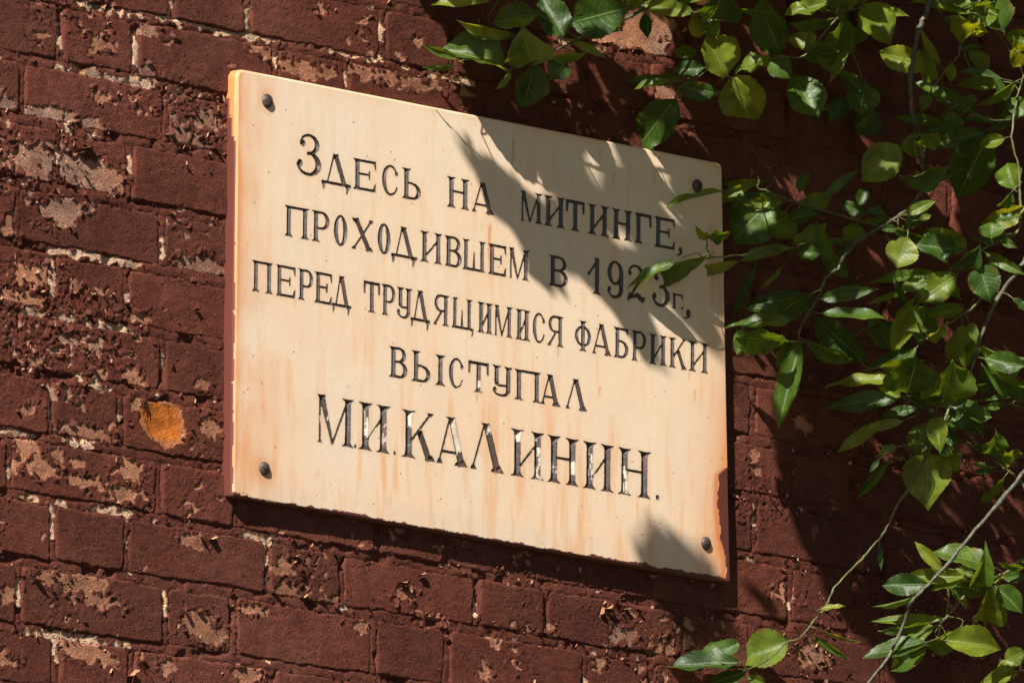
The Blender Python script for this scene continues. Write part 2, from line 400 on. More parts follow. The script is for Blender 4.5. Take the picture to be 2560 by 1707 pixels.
PLQ = (.318, 1.195, -.14, -.635)
def lod(x0, x1, z0, z1):
    """detail wanted: 2 fine, 1 medium, 0 coarse"""
    pts = [topx((x, 0, z)) for x in (x0, x1) for z in (z0, z1)]
    xs = [p[0] for p in pts]; ys = [p[1] for p in pts]
    if min(xs) > 2580 or max(xs) < -20 or min(ys) > 1727 or max(ys) < -20: return 0
    if x0 > PLQ[0] and x1 < PLQ[1] and z1 < PLQ[2] and z0 > PLQ[3]: return 0
    return 2 if (x0 < 1.22) else 1
STEP = {2: (.0019, .00125), 1: (.0026, .0019), 0: (.03, .02)}

HT = .0047           # half joint
nb = 0
for row in range(-3, 15):
    hs = HEADS[row]
    for a, b in zip(hs[:-1], hs[1:]):
        x0, x1 = a + HT * random.uniform(.8, 1.1), b - HT * random.uniform(.8, 1.1)
        if x0 > 2.15 or x1 < -.35: continue
        xm = np.array([(x0 + x1) / 2]); zt = float(bedz(row, xm)[0]) - HT; zb = float(bedz(row + 1, xm)[0]) + HT
        l = lod(x0, x1, zb, zt)
        dx, dz = STEP[l]
        nx = max(5, int((x1 - x0) / dx)); nz = max(4, int((zt - zb) / dz))
        u = np.linspace(0, 1, nx); v = np.linspace(0, 1, nz)
        X = x0 + (x1 - x0) * u[:, None] + 0 * v[None]
        top = bedz(row, X[:, 0]) - HT; bot = bedz(row + 1, X[:, 0]) + HT
        seed = row * 17 + int(a * 1000)
        Z = bot[:, None] + (top - bot)[:, None] * v[None]
        # ragged edges
        ex = fbm(Z * 55, Z * 0 + seed, 3, 2) * .0016; ez = fbm(X * 45, X * 0 + seed + 5, 4, 2) * .0014
        X2 = X + ex * (2 * np.abs(u - .5)[:, None]) ** 4 * np.sign(u - .5)[:, None]
        Z2 = Z + ez * (2 * np.abs(v - .5)[None]) ** 4 * np.sign(v - .5)[None]
        h, c, s = surface(X2, Z2, False)
        dmin = np.minimum(np.minimum(X - x0, x1 - X), np.minimum(Z - bot[:, None], top[:, None] - Z))
        dc = np.hypot(np.minimum(X - x0, x1 - X) - .008, np.minimum(Z - bot[:, None], top[:, None] - Z) - .008)
        corner = (np.minimum(X - x0, x1 - X) < .008) & (np.minimum(Z - bot[:, None], top[:, None] - Z) < .008)
        dmin = np.where(corner, np.minimum(dmin, .008 - dc), dmin) + fbm(X * 110, Z * 110, 14, 3) * .0022
        rd = .0016 + .0040 * vnoise(X * 35 + seed, Z * 35, 9)
        roll = np.clip(1 - dmin / rd, 0, 1) ** 1.4
        off = random.uniform(-.0012, .0018); tx = random.uniform(-.006, .006); tz = random.uniform(-.018, .018)
        pill = fbm(X * 9 + seed, Z * 9, 16, 2) * .0012 + fbm(X * 60, Z * 160, 17, 3) * .0005
        H = h + off + pill + tx * (X - (x0 + x1) / 2) + tz * (Z - (zt + zb) / 2) - roll * .0055
        V = np.stack([X2, -H, Z2], -1)
        cc = c * (1 + random.uniform(-.16, .14))
        # side walls: one extra ring pushed into the wall
        Vp = np.pad(V, ((1, 1), (1, 1), (0, 0)), mode='edge'); cp = np.pad(cc, ((1, 1), (1, 1), (0, 0)), mode='edge')
        Vp[0, :, 1] = Vp[-1, :, 1] = .009; Vp[:, 0, 1] = .009; Vp[:, -1, 1] = .009
        org = np.array([(x0 + x1) / 2, 0, (zt + zb) / 2])
        me = mesh_np('brick', (Vp - org).reshape(-1, 3), grid_quads(nx + 2, nz + 2), [M_WALL], cp.reshape(-1, 3))
        o = wlink('brick', me); o.location = org
        if x0 < SPALL[0] < x1 and zb < SPALL[2] < zt: o['label'] = 'brick with a bright orange patch where its face has broken off'
        nb += 1

# ---- mortar joints: one relief sheet per joint, joined
MV, MQ, MC = [], [], []; moff = 0
def mortar_patch(X, Z, dist):
    global moff
    h, c, s = surface(X, Z, True)
    deep = sstep(.15, .55, fbm(X * 30, Z * 30, 101, 3)) 
    base = -.0023 + fbm(X * 25, Z * 60, 102, 3) * .0022 + fbm(X * 140, Z * 200, 103, 2) * .0008 - deep * .0055
    rid = (1 - (dist * 2 - 1) ** 2) * .0014
    H = np.minimum(base + h * .9 + rid, .0012)
    MV.append(np.stack([X, -H, Z], -1).reshape(-1, 3)); MC.append(c.reshape(-1, 3)); MQ.append(grid_quads(*X.shape) + moff); moff += X.size
for k in range(-1, 14):
    xa, xb = -.16, 1.97
    for s0 in np.arange(xa, xb, .13):
        s1 = s0 + .13
        if s0 > PLQ[0] and s1 < PLQ[1] and PLQ[3] < -k * P < PLQ[2]: continue
        n = 58 if s0 < 1.2 else 44
        x = np.linspace(s0, s1, n); v = np.linspace(0, 1, 13)
        X = x[:, None] + 0 * v[None]; zc = bedz(k, x)
        Z = zc[:, None] + (v[None] - .5) * .0150
        mortar_patch(X, Z, 0 * X + v[None])
for row in range(-1, 13):
    for a in HEADS[row]:
        if a < -.13 or a > 1.95: continue
        am = np.array([a]); zt = float(bedz(row, am)[0]) - .0068; zb = float(bedz(row + 1, am)[0]) + .0068
        if a > PLQ[0] and a < PLQ[1] and zb > PLQ[3] and zt < PLQ[2]: continue
        u = np.linspace(0, 1, 9); z = np.linspace(zb, zt, 46)
        X = a + (u[:, None] - .5) * .0150 + 0 * z[None]; Z = z[None] + 0 * X
        mortar_patch(X, Z, u[:, None] + 0 * X)
me = mesh_np('mortar', np.concatenate(MV), np.concatenate(MQ), [M_WALL], np.concatenate(MC))
wlink('mortar', me, kind='stuff')

# ---- solid wall behind and around the modelled bricks
def box_faces(x0, x1, y0, y1, z0, z1):
    v = [(x0, y0, z0), (x1, y0, z0), (x1, y1, z0), (x0, y1, z0), (x0, y0, z1), (x1, y0, z1), (x1, y1, z1), (x0, y1, z1)]
    f = [(0, 1, 5, 4), (1, 2, 6, 5), (2, 3, 7, 6), (3, 0, 4, 7), (4, 5, 6, 7), (3, 2, 1, 0)]
    return v, f
v, f = box_faces(-3.0, 5.0, .0085, .40, -4.9, 2.2)
me = bpy.data.meshes.new('wall_core'); me.from_pydata(v, [], f); me.materials.append(M_CORE); wlink('wall_core', me)

# ---- curled chips of paint standing off the face
FV, FQ = [], []; foff = 0
cand = []
def add_flake(x, z, y, w, l, ang, curl, lift):
    """hinged along its base edge, free edge bent outwards"""
    global foff
    n, m_ = 5, 4
    vs = []
    for j in range(n):
        t = j / (n - 1); th = lift + curl * t
        # arc profile
        r = l / max(abs(curl), .2)
        if abs(curl) < .2: d, hh = l * t * math.cos(lift), l * t * math.sin(lift)
        else:
            d = r * (math.sin(lift + curl * t) - math.sin(lift)); hh = r * (math.cos(lift) - math.cos(lift + curl * t))
        ww = w * (1 - .35 * t * t) * (.8 + .25 * random.random())
        sk = (random.random() - .5) * w * .35 * t
        for i in range(m_):
            u = i / (m_ - 1) - .5
            a = u * ww + sk; dd = d + (random.random() - .5) * l * .16 * t
            hj = hh + (u * u) * .0012
            X = x + math.cos(ang) * a - math.sin(ang) * dd; Z = z + math.sin(ang) * a + math.cos(ang) * dd
            vs.append((X, -(y + hj), Z))
    FV.append(np.array(vs)); q = []
    for j in range(n - 1):
        for i in range(m_ - 1):
            a0 = j * m_ + i; q.append((a0, a0 + 1, a0 + m_ + 1, a0 + m_))
    FQ.append(np.array(q) + foff); foff += n * m_
rs = np.random.default_rng(5)
Xr = rs.uniform(-.14, 1.95, 90000); Zr = rs.uniform(-1.0, .22, 90000)
fl = fbm(Xr * 7, Zr * 11, 21, 3) + .5 * sstep(.30, -.05, Xr) * sstep(.5, -.2, np.abs(Zr + .45))
mf = patchfield(Xr, Zr, EB)
pr = .34 * np.clip(1 - np.abs(mf + .02) * 3.0, 0, 1) + .20 * sstep(-.05, .5, fl) + .002
# joints collect chips too
kk = -Zr / P; jd = np.abs(kk - np.round(kk)) * P
pr = pr + .05 * (jd < .007)
keep = (rs.random(90000) < pr)
keep &= ~((Xr > .30) & (Xr < 1.235) & (Zr < -.12) & (Zr > -.655))
keep &= ~((np.hypot((Xr - SPALL[0]) / .04, (Zr - SPALL[2]) / .03) < .8))
for x, z, f_ in zip(Xr[keep], Zr[keep], fl[keep]):
    s_ = .5 + 1.0 * random.random() ** 3
    w = .0055 * s_ * random.uniform(.7, 1.6); l = .0040 * s_ * random.uniform(.7, 1.4)
    ang = random.gauss(0, 1.0) + (math.pi if random.random() < .35 else 0)
    add_flake(x, z, random.uniform(-.0005, .001), w, l, ang, random.uniform(-.4, 1.9), random.uniform(.15, .75))
# a few large curled scabs
for px, py, w, l, a in [(505,1345,.016,.012,2.6),(525,1352,.014,.011,.4),(1005,1462,.022,.010,.1),(1020,1470,.010,.010,2.2),(1515,1525,.016,.013,.5),(1535,1522,.015,.013,-.4),(1500,1530,.013,.010,1.2),
      (1560,1528,.012,.009,.2),(1590,1532,.012,.009,-.3),(90,1445,.018,.013,2.9),(325,1690,.018,.016,.7),(350,1670,.016,.013,-.6),(735,1395,.012,.009,.3),(742,1420,.010,.010,-1.2),(752,1435,.012,.008,3.0),
      (15,410,.014,.010,2.0),(215,360,.022,.012,3.0),(200,380,.02,.012,.3),(210,430,.012,.009,2.6),(540,372,.012,.010,2.8),(1050,1440,.014,.008,.4)]:
    p = at(px, py); add_flake(p[0], p[2], .001, w, l, a, 1.5, .5)
me = mesh_np('paint_flake', np.concatenate(FV), np.concatenate(FQ), [M_FLAKE])
wlink('paint_flake', me, kind='stuff')
print('bricks', nb, 'flakes', len(FV))

# ================================================================ PLAQUE
DF = .018      # front face distance from the wall plane
QC = [(.3035, -.1210), (1.2168, -.1195), (1.2381, -.6555), (.3040, -.6505)]   # TL TR BR BL of the front face
plaque = empty('memorial_plaque', (.77, 0, -.39), label='cream marble memorial plaque with carved Cyrillic lettering, screwed to the brick wall', category='plaque')
def plink(name, me, **k):
    o = link(name, me, plaque, **k); o.matrix_parent_inverse = Matrix.Translation((-.77, 0, .39)); return o

# ---- glyphs, drawn as the strokes a mason cuts; polygons in mm
def serif_stem(x, y0, y1, s, f, top=True, bot=True, k=.9):
    g = f * k
    p = []
    if bot: p += [(x - f, y0), (x - f * .3, y0 + g * .38), (x, y0 + g)]
    else: p += [(x, y0)]
    if top: p += [(x, y1 - g), (x - f * .3, y1 - g * .38), (x - f, y1), (x + s / 2, y1 - g * .10), (x + s + f, y1), (x + s + f * .3, y1 - g * .38), (x + s, y1 - g)]
    else: p += [(x, y1), (x + s, y1)]
    if bot: p += [(x + s, y0 + g), (x + s + f * .3, y0 + g * .38), (x + s + f, y0), (x + s / 2, y0 + g * .10)]
    else: p += [(x + s, y0)]
    return p
def quad(x0, y0, x1, y1, w0, w1=None):
    w1 = w0 if w1 is None else w1
    dx, dy = x1 - x0, y1 - y0; l = math.hypot(dx, dy); nx, ny = -dy / l, dx / l
    return [(x0 - nx * w0 / 2, y0 - ny * w0 / 2), (x0 + nx * w0 / 2, y0 + ny * w0 / 2), (x1 + nx * w1 / 2, y1 + ny * w1 / 2), (x1 - nx * w1 / 2, y1 - ny * w1 / 2)]
def arc(cx, cy, rx, ry, a0, a1, t, s, n=22, rev=False):
    """elliptical stroke: outer radii rx,ry; thickness t at top/bottom, s at the sides"""
    o, i = [], []
    for k in range(n + 1):
        a = math.radians(a0 + (a1 - a0) * k / n); c, d = math.cos(a), math.sin(a)
        o.append((cx + rx * c, cy + ry * d)); i.append((cx + (rx - s) * c, cy + (ry - t) * d))
    return o + i[::-1]
def disc(cx, cy, r, n=14): return [(cx + r * math.cos(2 * math.pi * k / n), cy + r * math.sin(2 * math.pi * k / n)) for k in range(n)]

def glyph(ch, w, h, s, t):
    f = s * .62; R = []
    if ch == 'П':
        a = f; b = w - f - s
        R += [serif_stem(a, 0, h, s, f), serif_stem(b, 0, h, s, f), [(a, h - .2), (w - f * .6, h - .2), (w - f, h - t * 1.3), (a, h - t * 1.3)]]
    elif ch == 'Н':
        a = f; b = w - f - s
        R += [serif_stem(a, 0, h, s, f), serif_stem(b, 0, h, s, f), quad(a + s * .9, h * .54, b + s * .1, h * .54, t)]
    elif ch == 'И':
        a = f; b = w - f - s
        R += [serif_stem(a, 0, h, s, f), serif_stem(b, 0, h, s, f), quad(a + s * .8, h * .20, b + s * .3, h * .74, t)]
    elif ch == 'І': R += [serif_stem((w - s) / 2, 0, h, s, (w - s) / 2)]
    elif ch == 'Ш' or ch == 'Щ':
        we = w if ch == 'Ш' else w * .93
        a = f * .9; b = we - f * .9 - s; m = (a + b) / 2
        R += [serif_stem(a, 0, h, s, f * .9), serif_stem(b, 0, h, s, f * .9, bot=ch == 'Ш'), [(m + s * .1, 0), (m + s * .42, h * .62), (m + s * .62, h * .62), (m + s * .9, 0)], [(0, 0), (0, .1), (a, t * 1.3), (b + s, t * 1.3), (b + s, 0)]]
        if ch == 'Щ': R += [[(b, 0), (b, t * 1.4), (w, t * .9), (w - .6, -h * .06), (w - 2.6, -h * .19), (w - 3.4, -h * .17), (w - 3.0, -h * .06), (w - 4.5, 0)]]
    elif ch == 'Е':
        a = f
        R += [serif_stem(a, 0, h, s, f), [(a, h), (w, h), (w, h * .72), (w - t * .7, h * .75), (w - t * 1.8, h - t * 1.3), (a, h - t * 1.2)],
              [(a, 0), (w - .5, 0), (w, h * .27), (w - t * .6, h * .25), (w - t * 2.2, t * 1.3), (a, t * 1.2)],
              quad(a + s, h * .53, w * .72, h * .53, t), quad(w * .72, h * .66, w * .72, h * .38, t)]
    elif ch in 'РB' or ch == 'Р':
        a = f
        R += [serif_stem(a, 0, h, s, f), [(a, h), (w * .6, h), (w * .6, h - t * 1.2), (a, h - t * 1.2)], [(a + s, h * .42), (w * .6, h * .42), (w * .6, h * .42 + t), (a + s, h * .42 + t)],
              arc(w * .58, h * .71, w * .42, h * .29, -90, 90, t * 1.1, s * .95)]
    elif ch == 'В':
        a = f
        R += [serif_stem(a, 0, h, s, f), [(a, h), (w * .55, h), (w * .55, h - t * 1.2), (a, h - t * 1.2)], quad(a + s, h * .53, w * .6, h * .53, t), [(a, 0), (w * .6, 0), (w * .6, t * 1.2), (a, t * 1.2)],
              arc(w * .55, h * .76, w * .36, h * .24, -90, 90, t, s * .85), arc(w * .57, h * .27, w * .43, h * .27, -90, 90, t, s)]
    elif ch == 'Ь':
        a = f
        R += [serif_stem(a, 0, h, s, f), quad(a + s, h * .53, w * .55, h * .53, t), [(a, 0), (w * .55, 0), (w * .55, t * 1.2), (a, t * 1.2)], arc(w * .54, h * .27, w * .46, h * .27, -90, 90, t, s)]
    elif ch == 'Б':
        a = f
        R += [serif_stem(a, 0, h, s, f), [(a, h), (w * .97, h), (w * .97, h * .80), (w * .90, h * .84), (w * .82, h - t * 1.3), (a, h - t * 1.2)], quad(a + s, h * .56, w * .55, h * .56, t), [(a, 0), (w * .55, 0), (w * .55, t * 1.2), (a, t * 1.2)],
              arc(w * .54, h * .285, w * .46, h * .285, -90, 90, t, s * .9)]
    elif ch in 'О': R += [arc(w / 2, h / 2, w / 2, h / 2, -90, 90, t, s), arc(w / 2, h / 2, w / 2, h / 2, 90, 270, t, s)]
    elif ch == 'С':
        R += [arc(w / 2, h / 2, w / 2, h / 2, 75, 285, t, s), arc(w / 2, h / 2, w / 2, h / 2, 35, 78, t, t * 1.2), arc(w / 2, h / 2, w / 2, h / 2, 282, 335, t, t), disc(w * .88, h * .74, s * .42)]
    elif ch == 'Г':
        a = f
        R += [serif_stem(a, 0, h, s, f), [(a, h), (w, h), (w, h * .60), (w - s * .45, h * .60), (w - s * .65, h - t * 1.6), (a, h - t * 1.2)]]
    elif ch == 'г':
        a = f
        R += [serif_stem(a, 0, h, s, f), [(a, h), (w, h), (w, h * .66), (w - s * .4, h * .66), (w - s * .6, h - t * 1.3), (a, h - t * 1.2)]]
    elif ch == 'Т':
        m = (w - s) / 2
        R += [serif_stem(m, 0, h, s, f, top=False), [(0, h), (w, h), (w, h * .62), (w - s * .40, h * .60), (w - s * .6, h - t * 1.5), (s * .6, h - t * 1.5), (s * .40, h * .60), (0, h * .62)]]
    elif ch in 'АЛ':
        xt = w * .42
        R += [quad(f * .5 + 1, t * .6, xt, h, t * .95), quad(w - f * .8 - s * .55, 0, xt + s * .3, h - .5, s * 1.0),
              [(xt - f, h), (xt + s * .95, h), (xt + s * .7, h - f * .9), (xt + s * .1, h - f * .5)],
              [(w - f * .8 - s * 1.7, 0), (w, 0), (w - f * .5, f * .5), (w - f * .8 - s * .1, f * 1.2), (w - f * .8 - s * 1.05, f * 1.2)],
              [(0, 0), (f * 1.5 + 1, 0), (f * .9 + 1, f * .8), (f * .5 + .2, f * .8)]]
        if ch == 'А': R += [quad(w * .17, h * .26, w * .72, h * .26, t)]
    elif ch == 'Д':
        xt = w * .42
        R += [quad(w * .20, t, xt, h, t * .95), quad(w * .76, t, xt + s * .35, h - .5, s), [(xt - f * .8, h), (xt + s * 1.2, h), (xt + s * .75, h - f * .8), (xt + s * .1, h - f * .5)],
              [(0, t * .3), (w * .02, t * 1.4), (w * .97, t * 1.4), (w, t * .4), (w * .8, 0), (w * .2, 0)],
              [(0, t), (w * .15, t), (w * .13, -h * .10), (w * .06, -h * .22), (w * .045, -h * .10)],
              [(w * .76, t * .9), (w, t * .8), (w * .92, -h * .07), (w * .86, -h * .24), (w * .83, -h * .24), (w * .84, -h * .10)]]
    elif ch == 'Х':
        R += [quad(s * .9 + f * .3, h - .5, w - s * .9 - f * .3, .5, s), quad(s * .5, 0, w - s * .5, h, t * 1.1),
              [(0, h), (s + f * 1.6, h), (s + f * .9, h - f), (f * .8, h - f)], [(w - s - f * 1.6, 0), (w, 0), (w - f * .8, f), (w - s - f * .9, f)],
              [(0, 0), (f * 1.8, 0), (f * 1.3, f * .8), (f * .7, f * .7)], [(w - f * 1.8, h), (w, h), (w - f * .7, h - f * .8), (w - f * 1.3, h - f * .8)]]
    elif ch == 'М':
        a = f * .55; b = w - f - s; v = w * .42
        R += [serif_stem(a, 0, h, t * 1.1, f * .5, top=False), [(0, h), (a + s + f * .3, h), (a + s, h - f), (a + .5, h - f * .9)], quad(a + s * .45, h - .6, v, 0, s * 1.0, s * .35),
              quad(v + t * .1, h * .03, b + s * .3, h * .93, t), serif_stem(b, 0, h, s, f)]
    elif ch == 'К':
        a = f
        R += [serif_stem(a, 0, h, s, f), quad(a + s * .9, h * .36, w * .84, h * .98, t), quad(w * .52, h * .58, w - f - s * .35, 0, s * .85), [(w - f * 1.0 - s * 1.1, 0), (w, 0), (w - f * .8, f * .9), (w - f - s * .8, f * .9)],
              [(w * .84 - f * .9, h), (w * .84 + f * .9, h), (w * .84 + f * .1, h - f * .6)]]
    elif ch == 'Я':
        b = w - f - s
        R += [serif_stem(b, 0, h, s, f), [(w * .4, h), (b + s, h), (b + s, h - t * 1.2), (w * .4, h - t * 1.2)], [(w * .4, h * .45), (b, h * .45), (b, h * .45 + t), (w * .4, h * .45 + t)],
              arc(w * .42, h * .725, w * .36, h * .275, 90, 270, t * 1.1, s * .85), quad(f * .7, 0, w * .52, h * .46, t * 1.3), [(0, 0), (f * 1.7, 0), (f * 1.2, f), (f * .8, f)]]
    elif ch == 'Ф':
        m = (w - s) / 2
        R += [serif_stem(m, 0, h, s, f * .9), arc(w * .5, h * .49, w * .5, h * .34, 90, 270, t, s * .85), arc(w * .5, h * .49, w * .5, h * .34, -90, 90, t, s * .85)]
    elif ch == 'У':
        b = w - f - s
        R += [serif_stem(f, h * .45, h, s, f, bot=False), arc(f + s * 1.2, h * .47, s * 1.2, h * .14, 180, 270, t, s), quad(f + s * 1.1, h * .345, b + s * .2, h * .37, t), serif_stem(b, h * .2, h, s, f, bot=False),
              arc(w * .45, h * .22, w - f - w * .45, h * .22, -90, 0, t, s), arc(w * .45, h * .22, w * .42, h * .22, 190, 270, t, t), disc(w * .13, h * .20, s * .45)]
    elif ch in 'З3':
        R += [arc(w * .50, h * .76, w * .42, h * .24, -70, 70, t * 1.1, s * .9), arc(w * .50, h * .76, w * .36, h * .24, 68, 190, t * 1.1, t * 1.1), disc(w * .27, h * .76, s * .42),
              arc(w * .46, h * .29, w * .54, h * .29, -85, 85, t * 1.1, s * 1.1), arc(w * .46, h * .29, w * .46, h * .29, 185, 277, t * 1.3, t * 1.3), disc(w * .14, h * .27, s * .50), quad(w * .42, h * .53, w * .68, h * .555, t * 1.3)]
    elif ch == '1':
        R += [serif_stem(w * .62 - s * .5, 0, h * .97, s, f, top=False), [(w * .62 - s * .5, h * .80), (w * .62 + s * .5, h), (w * .62 + s * .5, h * .8)], quad(w * .06, h * .50, w * .62, h * .90, t * 1.1), disc(w * .08, h * .52, s * .3)]
    elif ch == '9':
        R += [arc(w * .5, h * .68, w * .46, h * .32, 90, 270, t, s), arc(w * .5, h * .68, w * .5, h * .32, -90, 90, t, s), quad(w - s * .5, h * .70, w - s * .5, h * .25, s), arc(w * .46, h * .24, w * .54, h * .24, -90, 8, t * 1.2, s), arc(w * .46, h * .24, w * .43, h * .24, 195, 270, t * 1.2, t * 1.2), disc(w * .15, h * .22, s * .42)]
    elif ch == '2':
        R += [arc(w * .48, h * .76, w * .44, h * .24, -30, 90, t, s * .9), arc(w * .48, h * .76, w * .42, h * .24, 90, 185, t, t * 1.2), disc(w * .16, h * .76, s * .38), quad(w * .80, h * .66, w * .16, h * .12, t * 1.3),
              [(w * .04, 0), (w * .02, h * .10), (w * .14, h * .24), (w * .22, h * .10)], quad(w * .10, h * .09, w * .58, h * .19, t * 1.2, s * .7), quad(w * .55, h * .20, w * .90, h * .06, s * .8, s * .9), quad(w * .9, h * .04, w, h * .16, t)]
    elif ch == '.': R += [disc(w / 2, w / 2 + .4, max(1.5, w * .5))]
    elif ch == ',': R += [disc(w * .68, h * .82, w * .30), [(w * .98, h * .86), (w * .95, h * .35), (w * .5, -h * .02), (w * .05, h * .02), (w * .05, h * .12), (w * .45, h * .18), (w * .66, h * .5)]]
    return R

TEXT = [
 [('З',412,457,-185,-237),('Д',458,513,-205,-242),('Е',516,558,-203,-239),('С',570,600,-205,-240),('Ь',607,642,-203,-239),('Н',691,733,-203,-242),('А',738,780,-205,-242),('М',830,871,-204,-241),('И',874,914,-204,-242),('Т',916,951,-205,-240),('И',958,998,-205,-242),('Н',1004,1043,-205,-242),('Г',1047,1080,-205,-241),('Е',1085,1125,-205,-242),(',',1129,1140,-240,-248)],
 [('П',391,436,-279,-317),('Р',441,473,-278,-317),('О',482,506,-280,-314),('Х',515,554,-279,-317),('О',563,586,-280,-315),('Д',588,636,-281,-318),('И',642,683,-279,-317),('В',687,719,-279,-317),('Ш',721,764,-280,-318),('Е',769,803,-280,-318),('М',809,847,-279,-318),('В',884,920,-280,-318),('1',958,987,-272,-318),('9',995,1026,-271,-317),('2',1034,1068,-270,-318),('3',1082,1116,-270,-317),('г',1121,1141,-298,-317),('.',1139,1142,-316,-317),(',',1143,1157,-319,-327)],
 [('П',333,371,-355,-393),('Е',376,412,-355,-392),('Р',417,444,-355,-391),('Е',447,479,-354,-392),('Д',480,515,-356,-393),('Т',538,568,-355,-392),('Р',571,596,-355,-392),('У',599,628,-355,-391),('Д',625,662,-357,-393),('Я',668,697,-357,-393),('Щ',702,743,-355,-391),('И',750,779,-355,-392),('М',782,816,-355,-393),('И',822,850,-355,-393),('С',855,878,-356,-391),('Я',883,913,-357,-393),('Ф',935,965,-356,-393),('А',968,1005,-357,-393),('Б',1009,1037,-355,-392),('Р',1043,1071,-356,-391),('И',1077,1111,-356,-393),('К',1115,1150,-355,-393),('И',1154,1192,-355,-393)],
 [('В',586,620,-430,-469),('Ь',628,663,-431,-468),('І',672,691,-431,-469),('С',698,725,-433,-469),('Т',734,772,-431,-468),('У',779,817,-431,-469),('П',821,871,-431,-469),('А',871,908,-432,-470),('Л',918,959,-432,-469)],
 [('М',455,522,-507,-565),('.',523,527,-562,-565),('И',531,589,-507,-565),('.',596,600,-561,-564),('К',611,673,-507,-566),('А',676,734,-509,-565),('Л',739,802,-505,-565),('И',815,878,-507,-566),('Н',884,944,-508,-567),('И',952,1011,-508,-566),('Н',1019,1082,-508,-566),('.',1092,1098,-563,-566)]]
ROWS = [(-204, -242, 7.2, 2.1), (-279, -317, 6.8, 2.1), (-355, -393, 6.2, 2.0), (-431, -469, 7.2, 2.2), (-507, -566, 11.2, 2.7)]

def poly_sdf(px, pz, poly):
    P_ = np.array(poly); Q_ = np.roll(P_, -1, 0)
    d = np.full(px.shape, 1e9); ins = np.zeros(px.shape, bool)
    for (ax, ay), (bx, by) in zip(P_, Q_):
        ex, ey = bx - ax, by - ay; wx, wy = px - ax, pz - ay
        tt = np.clip((wx * ex + wy * ey) / max(ex * ex + ey * ey, 1e-9), 0, 1)
        d = np.minimum(d, (wx - ex * tt) ** 2 + (wy - ey * tt) ** 2)
        c = ((ay > pz) != (by > pz)) & (px < (bx - ax) * (pz - ay) / (by - ay + 1e-12) + ax)
        ins ^= c
    d = np.sqrt(d); return np.where(ins, -d, d)

# ---- non-uniform grid over the front face
def axis(a, b, t0, t1, fine, coarse):
    return np.concatenate([np.linspace(a, t0, max(2, int((t0 - a) / coarse)), endpoint=False), np.linspace(t0, t1, int((t1 - t0) / fine), endpoint=False), np.linspace(t1, b, max(2, int((b - t1) / coarse)))])
gx = axis(304., 1227., 306., 1225., 1.15, .8)
gz = axis(-653., -120.3, -580., -183., .98, 1.1)
gu = (gx - gx[0]) / (gx[-1] - gx[0]); gv = (gz - gz[0]) / (gz[-1] - gz[0])
U, Vv = np.meshgrid(gu, gv, indexing='ij')
TL, TR, BR, BL = [np.array(c) * 1000 for c in QC]
wob = lambda s_: fbm(np.linspace(0, 9, 2), np.zeros(2), s_)
B_ = BL[None, None] * (1 - U[..., None]) + BR[None, None] * U[..., None]
T_ = TL[None, None] * (1 - U[..., None]) + TR[None, None] * U[..., None]
G = B_ * (1 - Vv[..., None]) + T_ * Vv[..., None]
GX, GZ = G[..., 0].copy(), G[..., 1].copy()
SD = np.full(GX.shape, 50.0); LID = np.full((GX.shape[0] - 1, GX.shape[1] - 1), -1, int)
linfo = []
for row, (zt, zb, s, t) in zip(TEXT, ROWS):
    for ch, x0, x1, a, b in row:
        hh = zt - zb; y0 = zb
        if ch in 'З' : hh = 52; y0 = -237; s_, t_ = 9.0, 2.6
        elif ch in '1923': hh = 47; y0 = -318 + (.5 if ch == '1' else 0); s_, t_ = s * 1.05, t * 1.1
        elif ch == 'г': hh = 19; s_, t_ = 3.6, 1.4
        elif ch == '.': hh = x1 - x0; s_, t_ = s, t
        elif ch == ',': y0 = b; hh = a - b + 1; s_, t_ = s, t
        elif ch in 'ШЩМ' : s_, t_ = s * .86, t
        elif ch in 'ЕРСЯ' and x1 - x0 < 32: s_, t_ = s * .92, t
        elif ch == 'О': s_, t_ = s * 1.0, t
        else: s_, t_ = s, t
        w = max(x1 - x0, 3)
        polys = [[(x0 + p[0], y0 + p[1]) for p in q] for q in glyph(ch, w, hh, s_, t_)]
        ii = np.where((GX.min(1) < x1 + 8) & (GX.max(1) > x0 - 8))[0]; jj = np.where((GZ.max(0) > y0 - 14) & (GZ.min(0) < y0 + hh + 4))[0]
        sl_ = (slice(ii[0], ii[-1] + 1), slice(jj[0], jj[-1] + 1))
        px, pz = GX[sl_], GZ[sl_]
        px_ = px + fbm(px * .22, pz * .22, 7, 2) * .30; pz_ = pz + fbm(px * .22, pz * .22, 8, 2) * .30
        d = np.full(px.shape, 50.0)
        for q in polys: d = np.minimum(d, poly_sdf(px_, pz_, q))
        d = d - .42
        new = d < SD[sl_]
        SD[sl_] = np.minimum(SD[sl_], d)
        dc = (d[:-1, :-1] + d[1:, :-1] + d[:-1, 1:] + d[1:, 1:]) / 4
        L_ = LID[sl_[0].start:sl_[0].stop - 1, sl_[1].start:sl_[1].stop - 1]
        L_[dc < 0] = len(linfo); linfo.append((ch, x0, x1, y0, hh))
# snap boundary vertices onto the outline
gxd = np.gradient(SD, axis=0) / np.maximum(np.gradient(GX, axis=0), .1); gzd = np.gradient(SD, axis=1) / np.maximum(np.gradient(GZ, axis=1), .1)
gl = np.maximum(np.hypot(gxd, gzd), .5); msk = (np.abs(SD) < .55)
GX = np.where(msk, GX - SD * gxd / gl ** 2 * .9, GX); GZ = np.where(msk, GZ - SD * gzd / gl ** 2 * .9, GZ)
SDe = np.where(msk & (np.abs(SD) < .55), np.minimum(SD * .1, 0), SD)
depth = np.minimum(np.clip(-SDe, 0, 9) * .95, 4.6 + fbm(GX * .1, GZ * .1, 5, 2) * .3)
depth = depth * (1 + .06 * fbm(GX * .5, GZ * .5, 6, 2))

